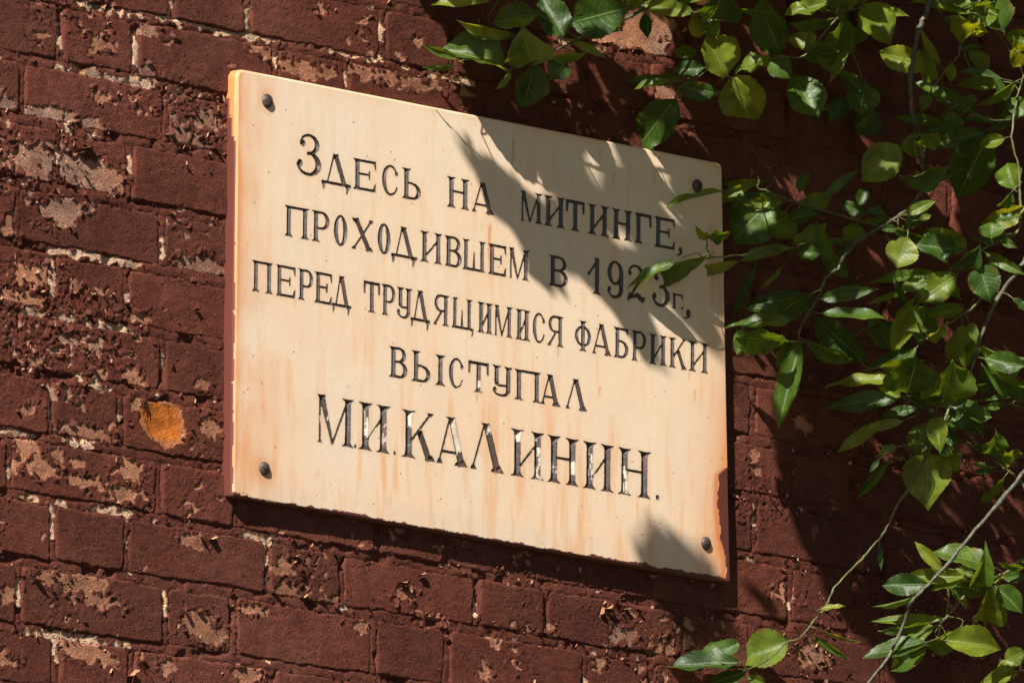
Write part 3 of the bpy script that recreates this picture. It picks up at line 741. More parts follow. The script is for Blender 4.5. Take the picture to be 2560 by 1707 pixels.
# ---- stains on the stone (its own colour)
def plaque_colour(X, Z, E_):
    """X,Z in mm; E_ distance from the edge in mm"""
    base = np.array([.85, .71, .54])
    tv = fbm(X * .09, Z * .012, 11, 4)[..., None]; tb = fbm(X * .012, Z * .012, 12, 4)[..., None]; tf = fbm(X * .35, Z * .35, 13, 3)[..., None]
    lower = sstep(-330, -640, Z)[..., None]
    c = base * (1 + .05 * tb + .045 * tf)
    grime = (np.exp(-np.clip(SD, 0, 50) / 2.2) * (.30 + .25 * fbm(X * .08, Z * .08, 41, 2)))[..., None]; c = c * (1 - grime) + np.array([.50, .33, .20]) * grime
    tan_ = np.array([.80, .47, .26])
    k = np.clip(.20 + .95 * np.clip(tv, 0, 1) * (.4 + .9 * lower) + .30 * np.clip(tb, -1, 1) + .12 * lower, 0, 1)
    c = c * (1 - k) + tan_ * k
    left = np.exp(-(X - 304) / 45.) ; right = np.exp(-(1230 - X) / 36.); bot = np.exp(-(Z + 653) / 8.); topd = np.exp(-(-120.3 - Z) / 7.)
    rust = np.array([.70, .28, .095])
    kr = np.clip(.95 * np.exp(-(X - 304) / 5.) + .50 * topd * 0 + .66 * left * (.6 + .8 * fbm(X * .03, Z * .02, 14, 3)) + 1.0 * right * (.4 + sstep(-300, -650, Z)) + .45 * topd * (.5 + fbm(X * .02, Z * .02, 15, 3)) , 0, .85)[..., None]
    c = c * (1 - kr) + rust * kr
    # rust runs: x, top, length, half width, strength
    for sx_, sz_, ln, hw, st in RUNS:
        dx = (X - sx_ - 1.5 * np.sin((Z - sz_) * .05)) / (hw * (1.1 - .6 * np.clip((sz_ - Z) / ln, 0, 1)))
        tt = (sz_ - Z) / ln
        kk_ = (np.exp(-dx * dx * 1.4) * sstep(-.05, .08, tt) * sstep(1.05, .5, tt) * st)[..., None]
        c = c * (1 - kk_) + np.array([.70, .27, .08]) * kk_
    for sx_, sz_, r, st in HALOS:
        kk_ = (np.exp(-(((X - sx_) / r) ** 2 + ((Z - sz_) / r) ** 2)) * st)[..., None]
        c = c * (1 - kk_) + np.array([.66, .30, .11]) * kk_
    # greyish worn band along the bottom
    kb = (sstep(-615, -640, Z) * .35 * (.6 + .6 * fbm(X * .03, Z * .03, 16, 2)))[..., None]
    c = c * (1 - kb) + np.array([.62, .52, .42]) * kb
    # dark specks
    spk = (_h(np.floor(X / 1.7), np.floor(Z / 1.7), 19) > .9993)[..., None]
    c = np.where(spk, c * .35, c)
    # red-brown paint overspill
    paint = np.array([.115, .034, .024])
    n1_ = fbm(X * .1, Z * .04, 17, 4)
    pl = (X + n1_ * 3.0 + 4.5 * sstep(-300, -135, Z) < 303.5) | ((Z < -640) & (X < 330) & (Z + fbm(X * .1, Z * .4, 18, 3) * 8 + (X - 304) * .22 < -644))
    rx = 1213 + 20 * np.clip((-505 - Z) / -90., -1, 1) 
    prof = np.interp(-Z, [500, 520, 535, 560, 600, 610, 625, 640, 660], [1245, 1213, 1212, 1212, 1217, 1221, 1227, 1228, 1226])
    pr_ = (X + fbm(X * .05, Z * .12, 20, 3) * 3.5 > prof)
    br = (Z + fbm(X * .07, Z * .05, 22, 4) * 3.4 < -650.0 + 3.2 * np.exp(-((X - 500) / 80.) ** 2) + 1.5 * np.exp(-((X - 700) / 60.) ** 2))
    ring = (np.clip(1 - np.abs(X + 3 - prof) / 9., 0, 1) * (X < prof) * (Z < -510))[..., None]
    c = c * (1 - .75 * ring) + np.array([.60, .17, .05]) * .75 * ring
    return np.where((pl | pr_ | br)[..., None], paint * (1 + .1 * tf), c)
def mm(px, py): p = at(px, py, DF); return p[0] * 1000, p[2] * 1000
RUNS = [mm(*a[:2]) + a[2:] for a in [(1284, 350, 42, 2.4, .75), (1225, 560, 78, 3.4, .85), (1502, 372, 26, 3.5, .35), (1535, 432, 22, 3, .4), (1637, 420, 30, 5, .3), (1557, 395, 14, 3, .25),
    (739, 750, 16, 1.8, .45), (1193, 985, 14, 2.2, .6), (1500, 965, 16, 2.4, .65), (1723, 930, 14, 2, .6), (1738, 975, 20, 3, .5), (1396, 868, 16, 3, .5), (640, 450, 60, 9, .22), (600, 420, 120, 7, .18),
    (660, 1195, 40, 6, .35), (785, 320, 12, 2, .25), (1108, 370, 10, 2.4, .3), (1078, 580, 12, 1.6, .35), (1205, 560, 10, 2, .4), (1782, 560, 120, 9, .4), (1800, 640, 90, 6, .35), (1430, 440, 12, 2, .3), (690, 880, 160, 20, .18), (650, 1000, 140, 24, .22)]]
HALOS = [mm(666, 248) + (12, .85), mm(657, 1176) + (18, .9), mm(1761, 1360) + (12, .6), mm(1740, 468) + (11, .7), mm(795, 1185) + (5, .3), mm(1325, 1145) + (8, .25)]

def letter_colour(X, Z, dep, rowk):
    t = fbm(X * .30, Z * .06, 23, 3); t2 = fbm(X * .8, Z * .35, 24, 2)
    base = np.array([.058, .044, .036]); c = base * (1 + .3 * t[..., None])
    worn_glint = (RIGHTW > .35) & (fbm(X * .035, Z * .035, 25, 2) + .45 * fbm(X * .6, Z * .14, 24, 3) + .75 * sstep(-380, -560, Z) >1.02)  # pale wear on right-hand groove walls, with gloss highlight painted into the colour
    c = np.where(worn_glint[..., None], np.array([.52, .45, .35]), c)
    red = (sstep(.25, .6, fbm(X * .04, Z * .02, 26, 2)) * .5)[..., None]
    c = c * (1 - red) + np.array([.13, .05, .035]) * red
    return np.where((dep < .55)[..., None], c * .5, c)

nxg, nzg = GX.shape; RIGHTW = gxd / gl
edge = np.minimum(np.minimum(GX - 304, 1232 - GX), np.minimum(GZ + 653, -120 - GZ))
CP = plaque_colour(GX, GZ, edge)
relief = fbm(GX * .02, GZ * .02, 30, 3) * .25
# soft arris: front face falls back near its border
eU = np.minimum(U * (gx[-1] - gx[0]), (1 - U) * (gx[-1] - gx[0])); eV = np.minimum(Vv * (gz[-1] - gz[0]), (1 - Vv) * (gz[-1] - gz[0]))
RA = 2.2
ru = np.clip(RA - eU, 0, RA); rv = np.clip(RA - eV, 0, RA); rr = np.minimum(np.hypot(ru, rv), RA)
fall = RA - np.sqrt(np.maximum(RA * RA - rr * rr, 0))
FY = DF * 1000 + relief - fall
# rounded corners in plan
V3 = np.stack([GX / 1000, -(FY - 0) / 1000, GZ / 1000], -1)
quads = grid_quads(nxg, nzg); lid = LID.reshape(-1)
# corner rounding: pull vertices near corners
cxm, czm = (304 + 1228) / 2, -386.
def round_corner(V):
    for (cx, cz), r in ((TL, 11), (TR, 7), (BR, 4), (BL, 4)):
        sx_ = 1 if cx < cxm else -1; sz_ = -1 if cz > czm else 1
        ox, oz = (cx + sx_ * r) / 1000, (cz + sz_ * r) / 1000
        dx, dz = (V[..., 0] - ox) * -sx_, (V[..., 2] - oz) * -sz_
        m_ = (dx > 0) & (dz > 0); mx = np.maximum(dx, dz); ln = np.hypot(dx, dz); k = np.where(m_, mx / np.maximum(ln, 1e-9), 1)
        V[..., 0] = np.where(m_, ox - sx_ * dx * k, V[..., 0]); V[..., 2] = np.where(m_, oz - sz_ * dz * k, V[..., 2])
    return V
V3 = round_corner(V3)
# slab: face cells outside the letters + side ring
per = np.concatenate([np.arange(nxg) * nzg, (nxg - 1) * nzg + np.arange(1, nzg), (np.arange(nxg - 2, -1, -1)) * nzg + nzg - 1, np.arange(nzg - 2, 0, -1)])
VF = V3.reshape(-1, 3); CF = CP.reshape(-1, 3)
rings = []; rc = []
ctr = np.array([cxm / 1000, 0, czm / 1000])
pv = VF[per]; pc = CF[per]
onl = pv[:, 0] < .3055
botm = pv[:, 2] < -.648
for kq, (dep, grow) in enumerate([(.0002, .0006), (.004, .0009), (.008, .0010), (.013, .0010), (.020, .0006)]):
    q = pv.copy(); q[:, 1] = q[:, 1] + dep + fbm(pv[:, 0] * 60, pv[:, 2] * 60 + kq, 33, 3) * .0004
    q[:, 0] += np.sign(q[:, 0] - ctr[0]) * grow * ((np.abs(q[:, 0] - ctr[0]) > .455)); q[:, 2] += np.sign(q[:, 2] - ctr[2]) * grow * (np.abs(q[:, 2] - ctr[2]) > .262)
    rings.append(q)
    n_ = fbm(pv[:, 2] * 45 + pv[:, 0] * 30, pv[:, 0] * 0 + dep * 330, 34, 4)
    orange = np.array([.60, .235, .085]) * (1 + .1 * n_[:, None]); pale = np.array([.66, .36, .18]) * (1 + .1 * n_[:, None]); brown = np.array([.125, .036, .026])
    # left side: lower on the slab = more wall paint
    amount = sstep(-.14, -.26, pv[:, 2]) * .85 + .08 + (dep * 40) + n_ * .5
    sidec = np.where((amount > .62)[:, None], brown, orange if kq else pale)
    dirt = np.array([.10, .05, .025]) * (1 + .5 * n_[:, None])
    sidec = np.where(botm[:, None], dirt, sidec)
    rc.append(sidec)
n0 = len(VF); np_ = len(per)
AV = np.concatenate([VF] + rings); AC = np.concatenate([CF] + rc)
ringq = []
for k in range(5):
    a = per if k == 0 else n0 + (k - 1) * np_ + np.arange(np_)
    b = n0 + k * np_ + np.arange(np_)
    ringq.append(np.stack([a, b, np.roll(b, -1), np.roll(a, -1)], -1))
SQ = np.concatenate([quads[lid < 0]] + ringq)
def compact(V, Q, C):
    u, inv = np.unique(Q, return_inverse=True); return V[u], inv.reshape(Q.shape), C[u]
v_, q_, c_ = compact(AV, SQ, AC)
plink('slab', mesh_np('slab', v_, q_, [M_PLAQUE], c_))
LV = V3.copy(); LV[..., 1] += depth / 1000; LV = LV.reshape(-1, 3)
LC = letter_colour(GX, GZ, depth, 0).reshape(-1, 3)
order = np.argsort(lid, kind='stable'); ls = lid[order]
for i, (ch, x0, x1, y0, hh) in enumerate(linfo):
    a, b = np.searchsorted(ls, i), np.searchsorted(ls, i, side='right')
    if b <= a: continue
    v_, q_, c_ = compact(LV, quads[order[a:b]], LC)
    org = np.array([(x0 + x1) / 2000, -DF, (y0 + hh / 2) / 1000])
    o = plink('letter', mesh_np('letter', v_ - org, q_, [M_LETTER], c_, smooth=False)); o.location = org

# ---- four slotted dome screws
def screw_mesh(ang):
    n, V, F = 32, [], []
    prof = [(.0088, -.006), (.0088, .0005), (.0085, .0016), (.0075, .0030), (.0060, .0040), (.0040, .0047), (.0018, .0050)]
    ca, sa = math.cos(ang), math.sin(ang)
    for r, h in prof:
        for k in range(n):
            a = 2 * math.pi * k / n; x, z = r * math.cos(a), r * math.sin(a)
            V.append([x, -h, z])
    for i in range(len(prof) - 1):
        for k in range(n): F.append((i * n + k, i * n + (k + 1) % n, (i + 1) * n + (k + 1) % n, (i + 1) * n + k))
    F.append(tuple((len(prof) - 1) * n + k for k in range(n)))
    me = bpy.data.meshes.new('screw'); me.from_pydata(V, [], F); me.materials.append(M_SCREW)
    me.polygons.foreach_set('use_smooth', [True] * len(F)); me.update(); return me
import bmesh
M_HOLE, _nt, _b = mat('dark slot'); _b.inputs['Base Color'].default_value = (.035, .02, .013, 1); _b.inputs['Roughness'].default_value = .9
for (px, py), ang, tiltx, tiltz in [((667, 253), 1.75, .1, -.12), ((660, 1172), -.25, .22, .05), ((1764, 1358), .35, .1, .1), ((1742, 466), 1.25, .05, -.1)]:
    p = at(px, py, DF)
    me = screw_mesh(ang)
    bm = bmesh.new(); bm.from_mesh(me)
    for f in bm.faces: f.smooth = True
    o = plink('screw', me); bm.free()
    o.location = p; o.rotation_euler = (tiltx, 0, tiltz)
    # slot: dark strip laid over the dome, a cut's shade put into its colour
    bm = bmesh.new(); L_ = .0084
    w2 = .0008
    pts = []
    for i in range(13):
        u = -L_ + 2 * L_ * i / 12; r = abs(u); h = float(np.interp(r, [0, .0018, .0040, .0060, .0075, .0085], [.0051, .0051, .0048, .0041, .0031, .0017]))
        pts.append((u, h))
    ca, sa = math.cos(ang), math.sin(ang)
    rows_ = []
    for u, h in pts:
        rr_ = []
        for v, dh in ((-w2 * 1.6, .0001), (-w2, .00025), (w2, .00025), (w2 * 1.6, .0001)):
            rr_.append(bm.verts.new((u * ca - v * sa, -(h + dh), u * sa + v * ca)))
        rows_.append(rr_)
    for r1, r2 in zip(rows_, rows_[1:]):
        for i in range(3): bm.faces.new((r1[i], r1[i + 1], r2[i + 1], r2[i]))
    me2 = bpy.data.meshes.new('slot'); bm.to_mesh(me2); bm.free(); me2.materials.append(M_HOLE)
    so = link('slot', me2, o)

# ================================================================ WILLOW BRANCHES
tree = empty('willow_tree', (1.9, -.3, .6), label='leafy willow branches hanging in front of the right side of the brick wall', category='tree')
def tlink(name, me, parent=None, **k):
    o = bpy.data.objects.new(name, me); col.objects.link(o); tag(o, **k)
    if parent is None:
        o.parent = tree; o.matrix_parent_inverse = Matrix.Translation((-1.9, .3, -.6))
    else:
        o.parent = parent; o.matrix_parent_inverse = parent.matrix_world.inverted() if False else Matrix.Translation((0, 0, 0))
    return o

# stems: (photo pixels along the stem), distance from the wall at both ends, width in px at both ends
BR_ = [
 ([(2345,-260),(2330,-120),(2319,19),(2306,52),(2294,85),(2281,159),(2276,200),(2277,234),(2281,285),(2292,319),(2304,365),(2306,410),(2308,452),(2302,476),(2290,497),(2268,524),(2238,545),(2209,563),(2151,599),(2107,646),(2100,666),(2063,697),(2048,739),(2026,775),(2003,816),(1997,853)], .24,.09, 14,6, 'b'),
 ([(2720,380),(2640,460),(2560,524),(2545,577),(2502,601),(2421,641),(2390,669),(2350,690),(2313,714),(2286,748),(2271,794)], .26,.14, 9,4, 't'),
 ([(2640,500),(2590,590),(2552,666),(2509,722),(2475,785),(2448,852),(2432,913),(2422,942),(2405,975)], .24,.18, 12,8, 'b'),
 ([(2475,700),(2441,760),(2407,787),(2339,828),(2300,855),(2283,872),(2230,905),(2160,927)], .22,.12, 6,4, 't'),
 ([(2760,900),(2680,1000),(2600,1120),(2540,1205),(2478,1278),(2415,1353),(2373,1404),(2322,1460),(2279,1502),(2269,1528),(2252,1578),(2214,1650),(2171,1704),(2150,1740)], .34,.16, 11,7, 'b'),
 ([(2400,960),(2360,1050),(2320,1130),(2286,1202),(2245,1260),(2225,1302),(2204,1340),(2187,1358),(2160,1391),(2120,1430),(2086,1469),(2067,1509),(2045,1540),(2000,1592),(1970,1602)], .16,.06, 7,4, 't'),
 ([(2590,1290),(2560,1215),(2531,1185),(2475,1144),(2440,1120),(2414,1102)], .18,.14, 7,5, 't'),
 ([(2700,1060),(2560,1020),(2520,1010),(2467,1001),(2398,1008),(2330,1008),(2280,1000)], .22,.13, 7,5, 't'),
 ([(1800,-140),(1740,-60),(1660,0),(1607,27),(1560,50),(1515,74),(1446,98),(1407,119),(1366,134),(1309,161),(1267,176)], .13,.07, 9,5, 'b'),
 ([(2205,567),(2150,553),(2098,537),(2036,520),(1985,505),(1950,492),(1917,478),(1890,470)], .10,.055, 7,4, 't'),
 ([(2151,601),(2100,597),(2060,603),(2006,609),(1985,622),(1940,618),(1880,634),(1815,641),(1773,645),(1751,650)], .09,.045, 5,4, 't'),
 ([(1776,640),(1767,622),(1768,600),(1768,592)], .047,.045, 4,3, 't'),
 ([(2470,-80),(2455,-20),(2443,25),(2430,59),(2404,110),(2392,145),(2368,170),(2336,217),(2310,250)], .20,.16, 6,4, 't'),
 ([(2330,-10),(2343,23),(2375,64),(2400,110),(2421,159),(2434,196)], .19,.16, 5,4, 't'),
 ([(2380,10),(2426,32),(2464,53),(2517,115),(2560,190)], .20,.17, 5,4, 't'),
 ([(2281,205),(2330,240),(2375,258),(2421,274),(2464,298),(2520,300),(2580,285)], .17,.20, 5,4, 't'),
 ([(2640,1330),(2560,1396),(2535,1413),(2518,1430),(2475,1450),(2440,1468),(2417,1483),(2395,1507),(2364,1545),(2350,1560)], .26,.20, 9,5, 't'),
 ([(2368,1410),(2371,1440),(2371,1500),(2366,1540)], .22,.20, 6,5, 't'),
 ([(2120,20),(2080,60),(2036,113),(2010,140),(1989,145),(1960,142)], .13,.09, 5,4, 't'),
 ([(1790,-60),(1778,0),(1775,40),(1770,88)], .10,.09, 5,4, 't'),
 ([(2200,-60),(2160,10),(2130,24),(2090,35)], .16,.13, 5,4, 't'),
 ([(1407,119),(1380,60),(1310,15),(1235,-30)], .08,.09, 4,3, 't'),
 ([(1309,161),(1240,152),(1190,150),(1148,152)], .065,.06, 3,3, 't'),
 ([(1778,60),(1766,130),(1767,170),(1740,198),(1700,220),(1688,245)], .09,.07, 4,3, 't'),
 ([(1766,150),(1800,180),(1824,196)], .08,.075, 3,3, 't'),
 ([(2090,35),(2120,100),(2150,180),(2165,225),(2185,270)], .12,.08, 4,3, 't'),
 ([(2026,775),(1930,790),(1857,820)], .09,.08, 3,3, 't'),
 ([(2680,1560),(2610,1600),(2565,1630),(2550,1677)], .2,.16, 6,4, 't'),
 ([(1970,1602),(1930,1640),(1868,1672),(1804,1658)], .06,.05, 4,3, 't'),
 ([(2560,190),(2540,260),(2530,340),(2545,420),(2552,540)], .2,.22, 5,6, 't'),
]
def tube(pts, rad, n=8):
    V, F = [], []
    pts = [np.array(p) for p in pts]
    for i, p in enumerate(pts):
        d = pts[min(i + 1, len(pts) - 1)] - pts[max(i - 1, 0)]; d /= np.linalg.norm(d) + 1e-9
        a = np.cross(d, [0.3, .2, .93]); a /= np.linalg.norm(a) + 1e-9; b = np.cross(d, a)
        for k in range(n):
            t = 2 * math.pi * k / n; V.append(p + rad[i] * (math.cos(t) * a + math.sin(t) * b))
    for i in range(len(pts) - 1):
        for k in range(n): F.append((i * n + k, i * n + (k + 1) % n, (i + 1) * n + (k + 1) % n, (i + 1) * n + k))
    return V, F
def smooth_path(P_, per=5):
    out = []
    Q = [P_[0]] + list(P_) + [P_[-1]]
    for i in range(1, len(Q) - 2):
        p0, p1, p2, p3 = [np.array(q, float) for q in Q[i - 1:i + 3]]
        for k in range(per):
            t = k / per
            out.append(.5 * ((2 * p1) + (-p0 + p2) * t + (2 * p0 - 5 * p1 + 4 * p2 - p3) * t * t + (-p0 + 3 * p1 - 3 * p2 + p3) * t ** 3))
    out.append(np.array(P_[-1], float)); return out
VIEW = -FW
branches = []
for px, d0, d1, w0, w1, kind in BR_:
    n = len(px); P3 = [at(x, y, d0 + (d1 - d0) * i / (n - 1)) for i, (x, y) in enumerate(px)]
    S = smooth_path(P3); m_ = len(S)
    rad = [(w0 + (w1 - w0) * i / (m_ - 1)) / 1993 / 2 * (1.0 + (.45 if i % 11 == 7 else .15 if i % 11 in (6, 8) else 0) + random.uniform(-.10, .10)) for i in range(m_)]
    S = [s_ + np.array([random.uniform(-1, 1), random.uniform(-1, 1), random.uniform(-1, 1)]) * .0008 for s_ in S]
    branches.append(dict(V=tube(S, rad), P=S, px=[topx(s_) for s_ in S], kind=kind, pet=[]))

LEAVES=[(1235,-9,1078,10,39,'L'),(1282,86,1145,60,28,'Y'),(1279,92,1147,82,33,'L'),(1410,92,1348,-18,74,'L'),(1330,158,1309,88,110,'Y'),(1266,174,1107,110,71,'G'),
(1148,146,1057,115,24,'D'),(1145,164,1059,173,15,'Y'),(1336,158,1308,277,74,'D'),(1378,143,1470,137,28,'Y'),(1416,155,1372,198,57,'L'),(1276,179,1241,229,18,'Y'),
(1688,247,1583,384,86,'D'),(1235,60,1351,27,57,'D'),(1431,57,1580,18,98,'D'),(1547,77,1437,39,57,'L'),(1732,30,1592,9,45,'L'),(1613,33,1620,98,28,'D'),
(1773,52,1811,-13,96,'Y'),(1845,23,1938,35,17,'Y'),(1741,34,1622,-2,18,'G'),(1790,94,1749,36,47,'L'),(1739,32,1747,102,36,'D'),(1768,89,1821,196,89,'G'),
(1762,170,1679,176,38,'L'),(1743,128,1683,130,34,'D'),(1790,94,1851,147,40,'D'),(1949,132,1892,-11,83,'D'),(1719,196,1564,204,32,'D'),(1679,204,1583,217,21,'G'),
(1700,217,1804,236,45,'D'),(1824,196,1900,306,106,'D'),(1926,149,1834,172,40,'G'),(1921,149,1979,193,57,'D'),(1983,187,2047,300,87,'D'),(2070,6,1959,38,43,'L'),
(2087,47,1972,68,30,'Y'),(2009,125,2006,70,64,'D'),(2113,43,2064,187,64,'Y'),(2122,115,2073,208,28,'L'),(2162,13,2228,108,85,'L'),(2173,62,2122,119,36,'D'),
(2336,162,2183,132,62,'D'),(2426,32,2273,-2,36,'G'),(2511,81,2451,-13,81,'G'),(2555,164,2532,94,51,'Y'),(2379,159,2379,207,26,'L'),(2407,121,2461,116,17,'D'),
(2421,130,2483,170,36,'D'),(2506,198,2396,176,21,'G'),(2375,255,2282,199,28,'G'),(2443,281,2292,204,47,'D'),(2504,204,2390,215,40,'D'),(2540,204,2437,271,26,'Y'),
(2570,285,2515,244,45,'L'),(2319,238,2304,279,30,'L'),(2358,302,2236,291,30,'D'),(2400,291,2358,327,47,'L'),(2377,304,2415,308,19,'G'),(2496,304,2402,296,19,'D'),
(2409,249,2445,251,17,'G'),(2162,208,2151,289,79,'D'),(2122,248,2071,304,45,'D'),(2188,274,2141,340,64,'D'),(1943,490,1819,609,119,'D'),(1994,592,1892,526,62,'D'),
(1913,452,1756,480,30,'D'),(1809,478,1644,517,14,'G'),(1887,452,1770,518,30,'D'),(1768,592,1739,572,21,'Y'),(1768,593,1825,580,30,'Y'),(1770,635,1525,717,48,'Y'),
(1686,653,1549,727,27,'G'),(1853,652,1719,690,30,'D'),(1983,620,1844,652,32,'G'),(1987,629,2053,633,38,'D'),(1970,548,2051,535,36,'D'),(2043,507,2145,422,26,'L'),
(2251,365,2151,454,87,'D'),(2285,331,2290,398,53,'D'),(2345,329,2283,369,40,'Y'),(2464,329,2302,368,49,'D'),(2369,418,2245,441,49,'Y'),(2477,331,2387,501,102,'D'),
(2377,442,2318,459,14,'L'),(2538,475,2515,403,62,'D'),(2145,514,2167,466,34,'D'),(2168,539,2098,505,30,'D'),(2164,535,2219,533,19,'G'),(2143,559,2118,613,55,'D'),
(2243,573,2204,572,19,'L'),(2323,501,2261,579,38,'D'),(2296,551,2330,536,15,'L'),(2269,591,2241,673,77,'L'),(2287,612,2402,626,55,'L'),(2479,596,2477,553,60,'L'),
(2520,585,2431,602,19,'Y'),(2530,480,2496,522,26,'Y'),(2562,516,2451,567,47,'D'),(2502,600,2544,620,20,'L'),(1889,664,1831,794,26,'D'),(1958,664,1900,726,14,'D'),
(2014,740,1858,765,48,'D'),(1995,777,1855,770,31,'D'),(1975,802,1811,811,36,'G'),(1971,853,1832,838,54,'Y'),(1857,824,1842,888,31,'L'),(2002,853,1942,1070,62,'L'),
(2012,850,2141,908,41,'Y'),(2038,793,2177,918,65,'D'),(2050,783,2223,787,30,'G'),(2052,747,2198,722,38,'L'),(2060,736,2162,709,14,'D'),(2346,688,2168,702,34,'D'),
(2289,729,2278,692,60,'L'),(2393,687,2290,755,68,'L'),(2381,761,2319,779,17,'L'),(2448,663,2478,758,75,'L'),(2460,661,2506,693,34,'D'),(2296,761,2226,887,51,'L'),
(2312,764,2301,865,70,'D'),(2405,812,2402,935,78,'D'),(2450,864,2582,913,53,'Y'),(2272,724,2158,763,17,'D'),(2158,824,2244,802,16,'D'),(2283,872,2157,928,32,'L'),
(2266,984,2291,900,128,'Y'),(2347,1015,2386,915,120,'Y'),(2222,948,2061,960,32,'G'),(2256,990,2059,1018,52,'L'),(2255,993,2192,965,20,'L'),(2212,1050,2088,1133,38,'D'),
(2298,1018,2198,1042,31,'L'),(2259,1052,2158,1073,29,'L'),(2313,1056,2284,1139,58,'D'),(2341,1041,2349,1129,49,'L'),(2356,1051,2380,1098,39,'D'),(2409,1073,2361,1028,43,'L'),
(2410,1028,2482,1044,36,'L'),(2415,1042,2461,1086,44,'D'),(2415,1005,2452,1021,16,'L'),(2582,977,2460,936,44,'Y'),(2465,1001,2564,989,17,'G'),(2241,1118,2188,1140,20,'G'),
(2200,1145,2173,1181,15,'L'),(2320,1130,2317,1270,112,'D'),(2356,1116,2392,1175,58,'D'),(2475,1138,2494,1083,56,'Y'),(2475,1168,2425,1158,15,'G'),(2476,1142,2440,1106,19,'L'),
(2514,1171,2545,1126,17,'L'),(2225,1150,2140,1250,26,'D'),(2482,1416,2323,1370,56,'G'),(2420,1441,2255,1440,43,'L'),(2322,1459,2203,1463,51,'D'),(2484,1438,2397,1455,34,'Y'),
(2561,1420,2495,1409,20,'Y'),(2199,1357,2203,1426,16,'D'),(2419,1441,2326,1476,31,'G'),(2479,1450,2390,1477,38,'Y'),(2479,1463,2460,1576,74,'Y'),(2488,1464,2557,1530,50,'L'),
(2286,1490,2180,1520,13,'Y'),(2364,1545,2175,1554,29,'L'),(2333,1554,2196,1583,24,'Y'),(2336,1565,2260,1602,36,'L'),(2319,1604,2154,1639,48,'G'),(2402,1566,2314,1632,45,'Y'),
(2362,1600,2507,1616,69,'L'),(2317,1619,2224,1677,50,'D'),(2562,1626,2505,1654,45,'D'),(2550,1677,2445,1709,38,'D'),(2048,1523,2113,1511,13,'G'),(2036,1569,2158,1611,8,'Y'),
(2029,1585,2130,1654,18,'D'),(1804,1658,1777,1599,109,'D'),(1847,1656,1649,1672,49,'G'),(1970,1602,1842,1655,85,'D'),(1866,1678,1763,1711,37,'D'),(1866,1692,1918,1709,24,'D'),
]

# ---- leaf meshes: unit length along +Y, unit half width 1 along X, normal +Z
def leaf_mesh(seed):
    r = random.Random(seed); nl, nw = 20, 4
    fold = r.uniform(.10, .55); bend = r.uniform(-.45, .8); tipc = r.uniform(-.6, 1.8); wave = r.uniform(.03, .10); tw = r.uniform(-.5, .5); ph = r.uniform(0, 6)
    sh = r.uniform(.85, 1.25)
    V, F, UV = [], [], []
    for i in range(nl + 1):
        t = i / nl
        wd = float(np.interp(t ** sh, [0, .04, .1, .2, .32, .48, .62, .75, .85, .93, 1], [.012, .26, .52, .80, .96, 1.0, .92, .70, .43, .18, .01]))
        ser = 1 + (.035 if i % 2 else -.025)
        for j in range(-nw, nw + 1):
            u = j / nw
            x = u * wd * (ser if abs(j) == nw else 1)
            z = fold * abs(x) * .5 - bend * (t - .3) ** 2 * .45 - tipc * max(0, t - .72) ** 2 * 1.3 + wave * math.sin(t * 13 + ph + (0 if u > 0 else 2.0)) * abs(u) ** 2 * .8 + .012 * math.sin(t * 30 + abs(u) * 5) * abs(u)
            a = tw * (t - .4); x2 = x * math.cos(a); z2 = z + x * .5 * math.sin(a)
            V.append((x2, t, z2)); UV.append((u, t))
    k = 2 * nw + 1
    for i in range(nl):
        for j in range(k - 1): F.append((i * k + j, i * k + j + 1, (i + 1) * k + j + 1, (i + 1) * k + j))
    return mesh_np('leaf', np.array(V), np.array(F), [M_LEAF], uv=np.array(UV))
LM = [leaf_mesh(s_) for s_ in range(24)]
LOCAL = []
for m_ in LM:
    a = np.zeros(len(m_.vertices) * 3, np.float32); m_.vertices.foreach_get('co', a); LOCAL.append(a.reshape(-1, 3))

rx_ = random.Random(21)
zones = [(1850, 2560, 0, 330, 30), (1930, 2560, 330, 720, 20), (1980, 2560, 720, 1180, 38), (2150, 2560, 1300, 1700, 8), (1350, 1850, -10, 150, 8)]
for x0, x1, y0, y1, n_ in zones:
    k = 0
    while k < n_:
        B = branches[rx_.randrange(len(branches))]; i = rx_.randrange(len(B['px'])); qx, qy = B['px'][i]
        if not (x0 < qx < x1 and y0 < qy < y1): continue
        k += 1
        a = rx_.uniform(0, 6.283) if rx_.random() < .4 else rx_.choice([3.3, -.3, 2.6, .5, 4.2]) + rx_.uniform(-.4, .4)
        off = rx_.uniform(12, 34); L_ = rx_.uniform(45, 120); bx = qx + off * math.cos(a); by = qy + off * math.sin(a)
        LEAVES.append((bx, by, bx + L_ * math.cos(a), by + L_ * math.sin(a), L_ * rx_.uniform(.20, .48), rx_.choice('DDDGLYD')))
Sv = SUN
side0 = np.cross(VIEW, Sv)
placed = []
